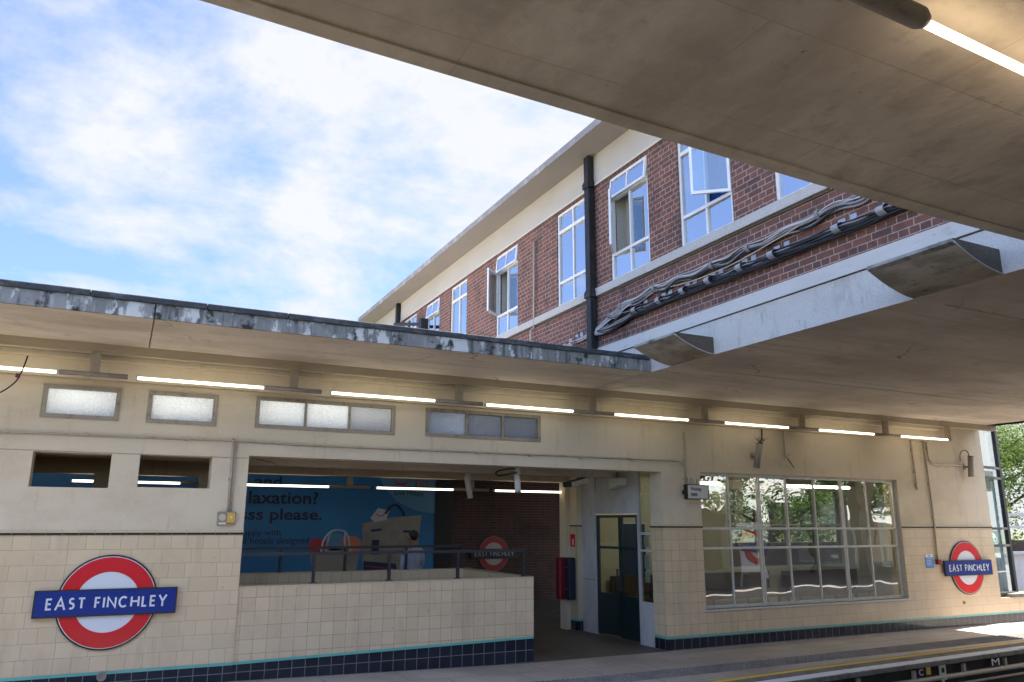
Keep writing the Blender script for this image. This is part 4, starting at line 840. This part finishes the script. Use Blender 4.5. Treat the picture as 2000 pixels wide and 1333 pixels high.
m = MB(); m.prism([(5.86, 1.52), (6.14, 1.55), (6.14, 1.60), (5.86, 1.58)], 'y', Y-.009, Y-.006); m.prism([(6.72, 1.50), (7.0, 1.50), (7.0, 1.55), (6.72, 1.56)], 'y', Y-.009, Y-.006); m.prism([(5.88, .95), (6.08, .95), (6.08, 1.32), (5.9, 1.32)], 'y', Y-.009, Y-.006); m.prism([(5.70, .46), (6.6, .48), (6.55, .72), (5.70, .80)], 'y', Y-.009, Y-.006); m.build('suitcase_fittings', 'poster_dark', PO)
m = MB(); m.prism([(5.75, .66), (6.5, .58), (6.5, .60), (5.75, .69)], 'y', Y-.011, Y-.0095); m.build('suitcase_stripe', 'poster_red', PO)
m = MB(); P = spline([(6.22, Y-.008, 1.98), (6.35, Y-.008, 2.16), (6.52, Y-.008, 2.20), (6.68, Y-.008, 2.05), (6.74, Y-.008, 1.93)], 6); m.tube(P, .035, 6); m.build('suitcase_handle', 'poster_dark', PO)
MB().prism([(5.82, 1.86), (6.02, 2.12), (6.32, 2.06), (6.25, 1.82), (5.95, 1.76)], 'y', Y-.012, Y-.008).build('luggage_tag', 'poster_white', PO)
m = MB(); m.tube(spline([(5.98, Y-.014, 1.98), (6.05, Y-.014, 1.92), (6.15, Y-.014, 1.93), (6.2, Y-.014, 2.0)], 5), .012, 5); m.build('tag_mark', 'poster_red', PO)
MB().prism([(4.32, 1.12), (5.62, 1.18), (5.50, .50), (4.45, .45)], 'y', Y-.006, Y-.002).build('beach_bag', 'poster_grey', PO)
disc_part(4.52, 1.17, .24, .20, 'poster_red', 'red_flower', .007); disc_part(5.36, 1.22, .26, .20, 'poster_orange', 'orange_flower', .007)
m = MB()
for dx in (0, .10): m.tube(spline([(4.60+dx, Y-.010, .96), (4.66+dx, Y-.010, 1.32), (4.86, Y-.010, 1.54), (5.16, Y-.010, 1.53), (5.28-dx, Y-.010, 1.34), (5.34-dx, Y-.010, .98)], 6), .026, 6)
m.build('bag_handle', 'poster_white', PO)
disc_part(4.95, 1.28, .30, .22, 'poster_pale', 'rolled_towel', .006)
# ------------------------------------------------------------------ a person by the billboard
def skin_obj(name, pts, edges, mat, parent, root=0, lev=2):
    me = bpy.data.meshes.new(name); me.from_pydata([p[:3] for p in pts], edges, []); o = bpy.data.objects.new(name, me); COL.objects.link(o)
    o.modifiers.new('skin', 'SKIN'); s = o.modifiers.new('sub', 'SUBSURF'); s.levels = lev; s.render_levels = lev
    for i, p in enumerate(pts):
        r = p[3]; me.skin_vertices[0].data[i].radius = (r if isinstance(r, tuple) else (r, r)); me.skin_vertices[0].data[i].use_root = (i == root)
    dg = bpy.context.evaluated_depsgraph_get(); dg.update(); m2 = bpy.data.meshes.new_from_object(o.evaluated_get(dg)); bpy.data.objects.remove(o)
    m2.materials.clear(); m2.materials.append(M[mat]); smooth(m2); o = bpy.data.objects.new(name, m2); COL.objects.link(o); o.parent = parent; return o
PX, PY = 4.47, 12.75; g = zfloor(PX)
ps = thing('person', 'person in pale blue shirt with short black hair standing before the billboard', 'person', (PX, PY, g)); ps.rotation_euler = (0, 0, R(-62))
# local: faces -x, left side is -y ; height 1.63
body = [(0, 0, .86, (.11, .15)), (.0, 0, 1.02, (.105, .145)), (.01, 0, 1.20, (.115, .17)), (.015, 0, 1.33, (.075, .13)), (.0, 0, 1.385, .052), (-.012, 0, 1.435, .055), (-.02, 0, 1.49, (.085, .075)), (-.018, 0, 1.555, (.088, .072)), (-.01, 0, 1.60, (.055, .05)),
        (.01, .17, 1.315, .055), (.02, .22, 1.10, .042), (-.10, .20, .92, .034), (-.20, .14, .93, .026),
        (.01, -.17, 1.315, .055), (.03, -.22, 1.10, .042), (-.05, -.21, .90, .034), (-.12, -.19, .84, .028),
        (.0, .09, .80, .085), (-.01, .10, .46, .055), (.02, .10, .10, .040), (-.12, .11, .04, .035), (.0, -.09, .80, .085), (-.01, -.10, .46, .055), (.02, -.10, .10, .040), (-.12, -.11, .04, .035), (-.105, 0, 1.47, .013)]
ed = [(0,1),(1,2),(2,3),(3,4),(4,5),(5,6),(6,7),(7,8),(3,9),(9,10),(10,11),(11,12),(3,13),(13,14),(14,15),(15,16),(0,17),(17,18),(18,19),(19,20),(0,21),(21,22),(22,23),(23,24),(6,25)]
skin_obj('body', body, ed, 'skin', ps)
sh = [(0, 0, .84, (.13, .175)), (.0, 0, 1.02, (.122, .165)), (.01, 0, 1.20, (.132, .187)), (.015, 0, 1.33, (.09, .145)), (.005, 0, 1.372, .066), (.01, .18, 1.315, .070), (.02, .235, 1.12, .058), (-.06, .225, .98, .05), (.01, -.18, 1.315, .070), (.03, -.235, 1.12, .058), (-.02, -.225, .98, .05)]
skin_obj('shirt', sh, [(0,1),(1,2),(2,3),(3,4),(3,5),(5,6),(6,7),(3,8),(8,9),(9,10)], 'shirt', ps)
tr = [(0, 0, .86, (.12, .165)), (.0, .09, .78, .100), (-.01, .10, .46, .075), (.02, .10, .09, .062), (.0, -.09, .78, .100), (-.01, -.10, .46, .075), (.02, -.10, .09, .062)]
skin_obj('trousers', tr, [(0,1),(1,2),(2,3),(0,4),(4,5),(5,6)], 'trousers', ps)

def ellip(cx, cy, cz, rx, ry, rz, n=10):
    m = MB(); vs = []; fs = []
    for i in range(n+1):
        for k in range(n): a, b = math.pi*i/n, 2*math.pi*k/n; vs.append((cx+rx*math.sin(a)*math.cos(b), cy+ry*math.sin(a)*math.sin(b), cz+rz*math.cos(a)))
    for i in range(n):
        for k in range(n): fs.append((i*n+k, i*n+(k+1) % n, (i+1)*n+(k+1) % n, (i+1)*n+k))
    m.add(vs, fs, True); return m
hm = ellip(.016, 0, 1.548, .088, .084, .090, 16)
hm.v = [(x, y, max(z, 1.60-(.03-x)*.35 if x < -.03 else (1.58-(x+.03)*2.1 if x < .03 else 1.455))) for x, y, z in hm.v]; hm.build('hair', 'hair', ps, world=False)
for s in (1, -1): ellip(.0, s*.078, 1.50, .022, .012, .034).build('ear', 'skin', ps, world=False)
for s in (1, -1): ellip(-.10, s*.032, 1.515, .010, .012, .008).build('eye', 'hair', ps, world=False)

# ------------------------------------------------------------------ fixtures
def conduit(label, path, r=.014, clips=(), name='conduit', mat='conduit'):
    t = thing(name, label, 'pipe', path[0], 'conduits on the cream wall'); MB().tube(path, r, 8).build('pipe', mat, t)
    for (x, y, z) in clips: MB().box(x-.022, y-.005, z-.018, x+.022, y+.03, z+.018).build('clip', mat, t)
    return t
yv = YW-.022
conduit('long cream conduit running across the wall under the frosted windows', [(-14, yv, 2.665), (-1.18, yv, 2.668), (1.10, yv, 2.690), (1.96, yv, 2.675), (6.04, yv, 2.695), (7.50, yv, 2.70), (7.60, yv, 2.68), (7.64, yv, 2.60), (7.65, yv, 2.36)], .013, [(x, yv, 2.68) for x in (-.4, .6, 2.6, 3.4, 4.2, 5.0, 5.8, 6.7)])
conduit('vertical cream conduit dropping to the yellow switch box', [(1.108, yv-.004, 2.72), (1.112, yv, 2.3), (1.115, yv, 1.88)], .015, [(1.11, yv, 2.25)])
conduit('short second conduit beside the drop to the switch box', [(1.145, yv, 2.68), (1.145, yv, 1.88)], .008)
conduit('short brown conduit above the waiting room sign', [(7.66, yv, 3.14), (7.655, yv, 2.42)], .012, [(7.657, yv, 2.72), (7.655, yv, 2.44)])
conduit('brown conduit ending above the right edge of the big window', [(12.87, yv, 3.32), (12.90, yv, 2.38)], .013, [(12.88, yv, 3.1), (12.885, yv, 2.7), (12.89, yv, 2.45)])
conduit('long brown conduit down to the red fire call point', [(13.24, yv, 3.42), (13.22, yv, 3.3), (13.26, yv, 2.0), (13.24, yv, 1.16)], .015, [(13.23, yv, 3.05), (13.245, yv, 2.5), (13.25, yv, 1.9)])
conduit('pale conduit bending across to the right loudspeaker', [(13.30, yv, 3.42), (13.30, yv, 3.05), (13.32, yv, 2.93), (13.40, yv, 2.865), (13.55, yv, 2.86), (14.25, yv, 2.86)], .015, [(13.31, yv, 3.15), (13.7, yv, 2.86), (14.2, yv, 2.86)])
t = thing('switch_box', 'grey and yellow switch box on the white plaster under the conduit', 'switch box', (1.10, YW, 1.73)); MB().box(1.005, YW-.05, 1.735, 1.20, YW, 1.885).build('box', 'grey_plastic', t, bevel=.006); MB().box(1.105, YW-.066, 1.762, 1.19, YW-.05, 1.872).build('yellow_cover', 'yellow_plastic', t, bevel=.004)
MB().ring(1.055, 1.82, 0.0005, .038, YW-.062, YW-.05, 20).build('dial', 'cream_trim', t); MB().box(1.02, YW-.056, 1.742, 1.10, YW-.0502, 1.765).build('tag_plate', 'white_plastic', t); MB().ring(1.148, 1.822, .0005, .013, YW-.07, YW-.066, 14).build('button', 'white_plastic', t)
t = thing('pipe_cap', 'round grey cap at the foot of the left tiled wall', 'cap', (.02, YW-.02, .22)); MB().ring(.02, .222, .028, .045, YW-.05, YW, 24).build('rim', 'grey_plastic', t); MB().disc(.02, .222, .028, YW-.035, YW, 24).build('face', 'lamp_metal', t)
t = thing('waiting_room_sign', 'white Waiting room sign with bird spikes beside the big window', 'sign', (7.76, YW, 2.13))
MB().box(7.565, YW-.17, 2.135, 7.955, YW-.10, 2.335).build('panel', 'white_plastic', t); mb = MB(); grid_frame(mb, 'x', YW-.176, YW-.095, 7.555, 7.965, 2.125, 2.345, .012); mb.box(7.6, YW-.10, 2.2, 7.66, YW, 2.26); mb.build('frame', 'black_rim', t)
font_mesh('Waiting', 'black_rim', 7.625, 7.82, 2.237, 2.305, YW-.17, t); font_mesh('room', 'black_rim', 7.625, 7.745, 2.17, 2.217, YW-.17, t)
m = MB()
for k in range(13):
    x = 7.58+k*.029; m.bar((x, YW-.13, 2.345), (x+random.uniform(-.03, .03), YW-.16+random.uniform(-.03, .05), 2.44), .004)
m.build('bird_spikes', 'steel', t)
def speaker(x, z, tilt, label, cable):
    t = thing('loudspeaker', label, 'loudspeaker', (x, YW-.12, z), 'column loudspeakers on the wall')
    a = Vector((math.sin(tilt)*.19, -.02, math.cos(tilt)*.19))
    MB().tube([-a, a], .052, 16).build('body', 'grey_plastic', t, world=False); m = MB(); m.tube([(0, 0, 0), (-.02, .12, .0)], .02, 8); m.box(-.05, .108, -.05, .02, .12, .05); m.build('wall_bracket', 'lamp_metal', t, world=False)
    MB().tube(spline([Vector(c)-Vector((x, YW-.12, z)) for c in cable], 6), .012, 6).build('cable', 'cable_black' if tilt else 'lamp_metal', t, world=False)
    MB().tube([a, a*1.06], .054, 16).build('end_cap', 'black_rim', t, world=False); return t
sp = speaker(9.05, 2.83, R(9), 'brown loudspeaker with bird spikes above the big window', [(9.26, YW-.03, 3.4), (9.25, YW-.03, 3.2), (9.17, YW-.10, 3.12), (9.09, YW-.13, 3.02)])
m = MB()
for k in range(14): m.bar((.04+random.uniform(-.03, .03), -.03, .19), (.05+random.uniform(-.10, .12), -.03+random.uniform(-.08, .08), .26+random.uniform(0, .04)), .005)
m.build('bird_spikes', 'steel', sp, world=False)
speaker(14.36, 2.84, 0, 'brown loudspeaker with looped cable on the right end wall', [(14.22, YW-.03, 2.95), (14.20, YW-.04, 3.05), (14.26, YW-.06, 3.14), (14.34, YW-.10, 3.13), (14.36, YW-.12, 3.02)])
t = thing('cut_bracket', 'bare conduit end with bracket and loose wire above the big window', 'bracket', (9.73, YW, 2.85)); m = MB(); m.tube([(9.73, yv, 3.35), (9.735, yv, 2.84)], .014, 8); m.build('pipe', 'conduit', t)
m = MB(); m.bar((9.735, yv-.03, 2.84), (9.65, yv-.03, 2.74), .02); m.box(9.625, yv-.04, 2.68, 9.665, yv, 2.75); m.build('bracket', 'steel_paint', t); MB().tube(spline([(9.73, yv-.03, 2.84), (9.78, yv-.05, 2.76), (9.87, yv-.04, 2.67)], 5), .008, 6).build('wire', 'cable_black', t)
m = MB()
for k in range(10): m.bar((9.73, yv-.03, 2.83), (9.73+random.uniform(-.09, .06), yv-.06, 2.84+random.uniform(-.06, .08)), .004)
m.build('bird_spikes', 'steel', t)
t = thing('wall_notice', 'small blue and white notice left of the right roundel', 'notice', (13.03, YW, 1.14)); MB().box(12.93, YW-.008, 1.02, 13.14, YW, 1.20).build('blue_panel', 'notice_blue', t); MB().box(12.93, YW-.008, 1.20, 13.14, YW, 1.256).build('white_panel', 'white_enamel', t)
MB().ring(13.035, 1.228, .0005, .017, YW-.010, YW-.008, 14).build('emblem', 'notice_blue', t)
m = MB()
for k in range(5): m.box(12.95, YW-.0095, 1.17-k*.026, 13.12-(k % 2)*.04, YW-.008, 1.178-k*.026)
m.build('text_lines', 'white_enamel', t)
t = thing('fire_call_point', 'small red fire call point at the foot of the brown conduit', 'call point', (13.24, YW, 1.1)); MB().box(13.195, YW-.06, 1.075, 13.285, YW, 1.165).build('box', 'red_plastic', t, bevel=.008); MB().tube([(13.285, YW-.03, 1.11), (13.37, YW-.03, 1.10)], .009, 8).build('spigot', 'conduit', t)
t = thing('hose_outlet', 'tiny dark outlet in the tiles below the right roundel', 'outlet', (13.85, YW, .40)); MB().ring(13.85, .40, .012, .028, YW-.02, YW, 16).build('ring', 'lamp_metal', t)
# passage cameras and emergency light
def cctv(x, y, zt, label, d):
    t = thing('camera', label, 'camera', (x, y, zt), 'cameras hanging in the passage'); d = Vector(d)
    MB().tube([d*-.12, d*.24], .045, 14).build('housing', 'white_plastic', t, world=False); MB().box(-.03, -.03, .0, .03, .03, .16).build('mount', 'white_plastic', t, world=False); return t
c1 = cctv(5.03, 9.98, 2.42, 'white camera tube hanging in the passage in front of a lamp', (-.06, -.25, -.95)); MB().tube(spline([(0, 0, .10), (-.12, -.02, .10), (-.30, 0, .06), (-.33, 0, .02), (-.25, 0, .0), (-.02, -.03, .05)], 6), .012, 6).build('cable', 'cable_black', c1, world=False)
cctv(4.75, 11.1, 2.36, 'smaller white camera tube deeper in the passage, beside the billboard edge', (.12, -.2, -.95))
t = thing('emergency_light', 'white emergency light angled under the passage ceiling by the doors', 'light', (6.55, 10.9, 2.42)); t.rotation_euler = (0, R(-12), R(20)); MB().box(-.22, -.09, -.05, .22, .09, .03).build('case', 'dark_alu', t, world=False); MB().box(-.215, -.098, -.055, .215, -.09, .025).build('diffuser', 'white_plastic', t, world=False); MB().tube([(.2, .02, .03), (.45, .05, .12)], .012, 6).build('cable', 'cable_black', t, world=False)
t = thing('door_floodlight', 'white box light above the waiting room doors', 'light', (7.1, 10.5, 2.45)); MB().prism([(10.42, 2.47), (10.72, 2.47), (10.70, 2.30), (10.44, 2.36)], 'x', 7.06, 7.22).build('case', 'white_plastic', t)
t = thing('fire_sign', 'red fire sign on the cream pillar at the end of the passage', 'sign', (7.13, 12.0, 1.4)); MB().box(7.122, 11.92, 1.37, 7.132, 12.06, 1.58).build('panel', 'red_enamel', t); MB().box(7.119, 11.94, 1.40, 7.122, 11.98, 1.50).build('symbol', 'white_enamel', t)
t = thing('wall_cabinet', 'red and navy cabinet on the cream pillar', 'cabinet', (7.1, 12.0, .8)); MB().box(7.0, 11.90, .50, 7.13, 12.05, 1.19).build('navy_case', 'navy_board', t, bevel=.02); MB().box(6.90, 12.05, .50, 7.13, 12.20, 1.19).build('red_case', 'red_plastic', t, bevel=.02)
for z in (.67, 1.02): MB().box(6.98, 11.93, z, 7.0, 12.03, z+.015).build('latch', 'steel', t)

# ------------------------------------------------------------------ right end: glass stair tower, low wall, railing, trees
t = thing('low_wall', 'low cream wall with teal and navy tile base under the glass tower', 'wall', (18, YW, 0))
mb = MB(); mb.mat(0).box(14.93, YW, .19, 24, YW+.25, .44); mb.mat(1).box(14.93, YW, .16, 24, YW+.25, .19); mb.mat(2).box(14.93, YW, -.05, 24, YW+.25, .16); mb.build('wall', ['tile_bond', 'teal', 'tile_navy'], t)
MB().box(15.25, YW-.03, .44, 24, YW+.28, .50).build('coping', 'coping', t)
GT = thing('glass_stair_tower', 'glazed curved stair tower with dark mullions at the right end', 'tower', (16, 10.4, .5))
arc = [(14.95, 9.62), (15.40, 9.66), (15.82, 9.80), (16.1, 10.2), (16.2, 10.9), (16.2, 12.2)]
zl = [.50, 1.38, 1.70, 2.67, 2.87, 3.66, 4.6, 6.5]
for (a, b) in zip(arc, arc[1:]):
    for z0, z1 in zip(zl, zl[1:]): MB().quad((a[0], a[1], z0+.02), (b[0], b[1], z0+.02), (b[0], b[1], z1-.02), (a[0], a[1], z1-.02)).build('pane', 'tower_glass', GT)
for i, (x, y) in enumerate(arc):
    if i == 1: continue
    MB().box(x-.035, y-.045, .5, x+.035, y+.045, 6.5).build('mullion', 'dark_alu' if i == 2 else 'pale_steel', GT)
for z in zl[:-1]:
    m = MB()
    for a, b in zip(arc, arc[1:]): m.bar((a[0], a[1]-.01, z), (b[0], b[1]-.01, z), .05, .045)
    m.build('transom', 'dark_alu', GT)
m = MB()
for k in range(11): m.box(15.0+k*.02, 10.15+k*.2, .5+k*.17, 16.0, 10.35+k*.2, .55+k*.17)
m.build('stair_flight', 'pale_steel', GT); m = MB()
for off in (0, .12): m.tube(spline([(15.2, 9.95, 1.0+off), (15.6, 9.98, 1.35+off), (15.9, 10.3, 1.6+off), (15.9, 12.0, 3.0+off)], 6), .03, 8)
for k in range(4): m.tube([(15.25+k*.18, 9.96+k*.02, .5), (15.25+k*.18, 9.96+k*.02, 1.05+k*.16)], .018, 6)
m.build('stair_rail', 'white_paint', GT)
MB().box(15.05, 9.75, 1.72, 15.12, 9.85, 2.65).build('door_jamb', 'dark_alu', GT)
rl = thing('platform_railing', 'pale steel railing beyond the glass tower', 'railing', (20, 14, 0))
for z in (1.0, 1.7, 2.05): MB().bar((15.5, 13.9, z), (30, 13.9, z), .07).build('rail', 'pale_steel', rl)
for k in range(8): MB().box(16.5+k*1.9, 13.87, 0, 16.56+k*1.9, 13.93, 2.08).build('post', 'pale_steel', rl)
MB().box(16.3, 14.0, -1.25, 30, 14.1, 1.0).build('panel', 'white_panel', rl)
def tree(x, y, h, cr, label, leaf, seed, n=7000, ls=.17, group='trees around the station', zb=-1.25, trunkr=.22):
    rnd = random.Random(seed); t = thing('tree', label, 'tree', (x, y, zb), group)
    m = MB(); top = h*.62; P = [(0, 0, 0), (.08*rnd.uniform(-1, 1), .05, top*.5), (.2*rnd.uniform(-1, 1), .1, top)]; m.tube(P, [trunkr, trunkr*.75, trunkr*.5], 9)
    cl = []
    for k in range(14):
        a = rnd.uniform(0, 6.28); hz = rnd.uniform(.38, .95)*h; rr = cr*rnd.uniform(.35, 1.0)*(1-.55*max(0, (hz/h-.6)/.4)); e = Vector((rr*math.cos(a), rr*math.sin(a), hz)); st = Vector((0, 0, min(top, hz*.72)))
        m.tube([st, (st+e)/2+Vector((0, 0, .25)), e], [trunkr*.32, trunkr*.2, .02], 6); cl.append((e, cr*rnd.uniform(.28, .5)))
        for q in range(2): cl.append((e*rnd.uniform(.7, 1.0)+Vector((rnd.uniform(-1, 1), rnd.uniform(-1, 1), rnd.uniform(-.6, .6)))*cr*.35, cr*rnd.uniform(.18, .34)))
    m.build('trunk', 'bark', t, world=False)
    V, F = [], []
    for k in range(n):
        c, r = rnd.choice(cl); d = Vector((rnd.gauss(0, 1), rnd.gauss(0, 1), rnd.gauss(0, 1))).normalized()*r*rnd.uniform(.35, 1.05)**.6; d.z *= .75
        p = c+d; u = Vector((rnd.gauss(0, 1), rnd.gauss(0, 1), rnd.gauss(0, .6))).normalized(); v = u.cross(Vector((rnd.gauss(0, 1), rnd.gauss(0, 1), rnd.gauss(0, 1)))).normalized(); s = ls*rnd.uniform(.6, 1.3)
        o = len(V); V += [p-u*s*.5, p+v*s*.3, p+u*s*.5, p-v*s*.3]; F.append((o, o+1, o+2, o+3))
    mm = MB(); mm.add(V, F); mm.build('crown', leaf, t, world=False)
tree(30.5, 19.5, 8.5, 4.0, 'leafy green tree beyond the glass tower at the right edge', 'leaf_b', 1, 26000, .12)
tree(25.5, 26, 8.0, 3.8, 'pale green tree seen through the left panes of the waiting room window', 'leaf_b', 2, 12000, .15)
tree(20.5, 27, 7.5, 3.6, 'dense green tree seen through the waiting room behind the brick wall', 'leaf_a', 3, 12000, .15)
tree(33, 28, 9, 4.5, 'tall green tree farther back behind the right edge tree', 'leaf_a', 4, 14000, .17)
tree(27, -14, 9, 4.5, 'dark tree across the tracks mirrored in the big window', 'leaf_a', 5, 12000, .19)
tree(34, -11, 8, 4.0, 'broad tree across the tracks mirrored in the right panes', 'leaf_a', 6, 12000, .19)
tree(21, -15, 8, 4.0, 'bushy tree across the tracks mirrored in the middle panes', 'leaf_b', 8, 12000, .18)
# the side mirrored in the big window
EC = thing('east_canopy', 'concrete canopy over the near platform beyond the office building', 'canopy', (25, -2, 3.62))
MB().box(14.95, -6.0, 3.62, 48, 2.8, 3.82).build('slab', 'soffit_near', EC)
for k in range(5): MB().box(18+k*6, -1.2, 0, 18.35+k*6, -.8, 3.62).build('column', 'plaster', EC)
lamp(19.5, 1.4, .6, 'lit tube lamp under the canopy beyond the office building', y=1.6, z=3.3, ztop=3.6, group='tube lamps under the east canopy')
t = thing('waiting_shelter', 'dark green shelter mirrored in the right panes of the big window', 'shelter', (25, -2.6, 0)); MB().box(22.5, -4.0, 2.3, 27, -1.8, 2.45).build('roof', 'dark_green', t); MB().box(22.6, -3.9, 0, 26.9, -3.8, 2.3).build('back_wall', 'white_panel', t)
for x in (22.6, 26.8): MB().box(x, -1.95, 0, x+.1, -1.85, 2.3).build('post', 'dark_green', t)
t = thing('board_fence', 'cream painted board fence behind the near platform', 'fence', (25, -6.3, 0)); m = MB()
for k in range(60): m.box(24+k*.4, -6.4, -1.249, 24+k*.4+.385, -6.36+random.uniform(-.01, .01), 1.75)
m.build('boards', 'plaster', t)
t = thing('lamp_post', 'slim steel lamp post mirrored in the right panes of the big window', 'lamp post', (29, 4.2, -1.05)); MB().tube([(27, 2.86, 0), (27, 2.86, 4.6)], [.06, .04], 10).build('pole', 'pale_steel', t); MB().bar((27, 2.86, 4.6), (26.2, 2.86, 4.65), .12, .06).build('lamp_head', 'pale_steel', t)

tag(MB().box(-14, -6.4, -1.249, 23.9, -6.1, 2.2).build('rear_brick_wall', 'brick'), 'brick boundary wall mirrored in the left panes of the big window', 'wall')
t = thing('sign_board', 'white board on posts carrying a round sign, mirrored in the big window', 'sign board', (16.1, 2.05, 0)); MB().box(15.45, 2.03, .35, 16.75, 2.07, 1.75).build('board', 'white_enamel', t)
for x in (15.5, 16.7): MB().box(x-.03, 1.99, 0, x+.03, 2.03, 1.85).build('post', 'pale_steel', t)
roundel(16.1, 1.08, .95, 1.25, .25, 2.07, 'round station sign on a white board, seen mirrored in the big window')
rs = [o for o in COL.objects if o.name.startswith('roundel_sign') and abs(o.location.y-2.07) < 1e-4][0]; rs.rotation_euler = (0, 0, math.pi)
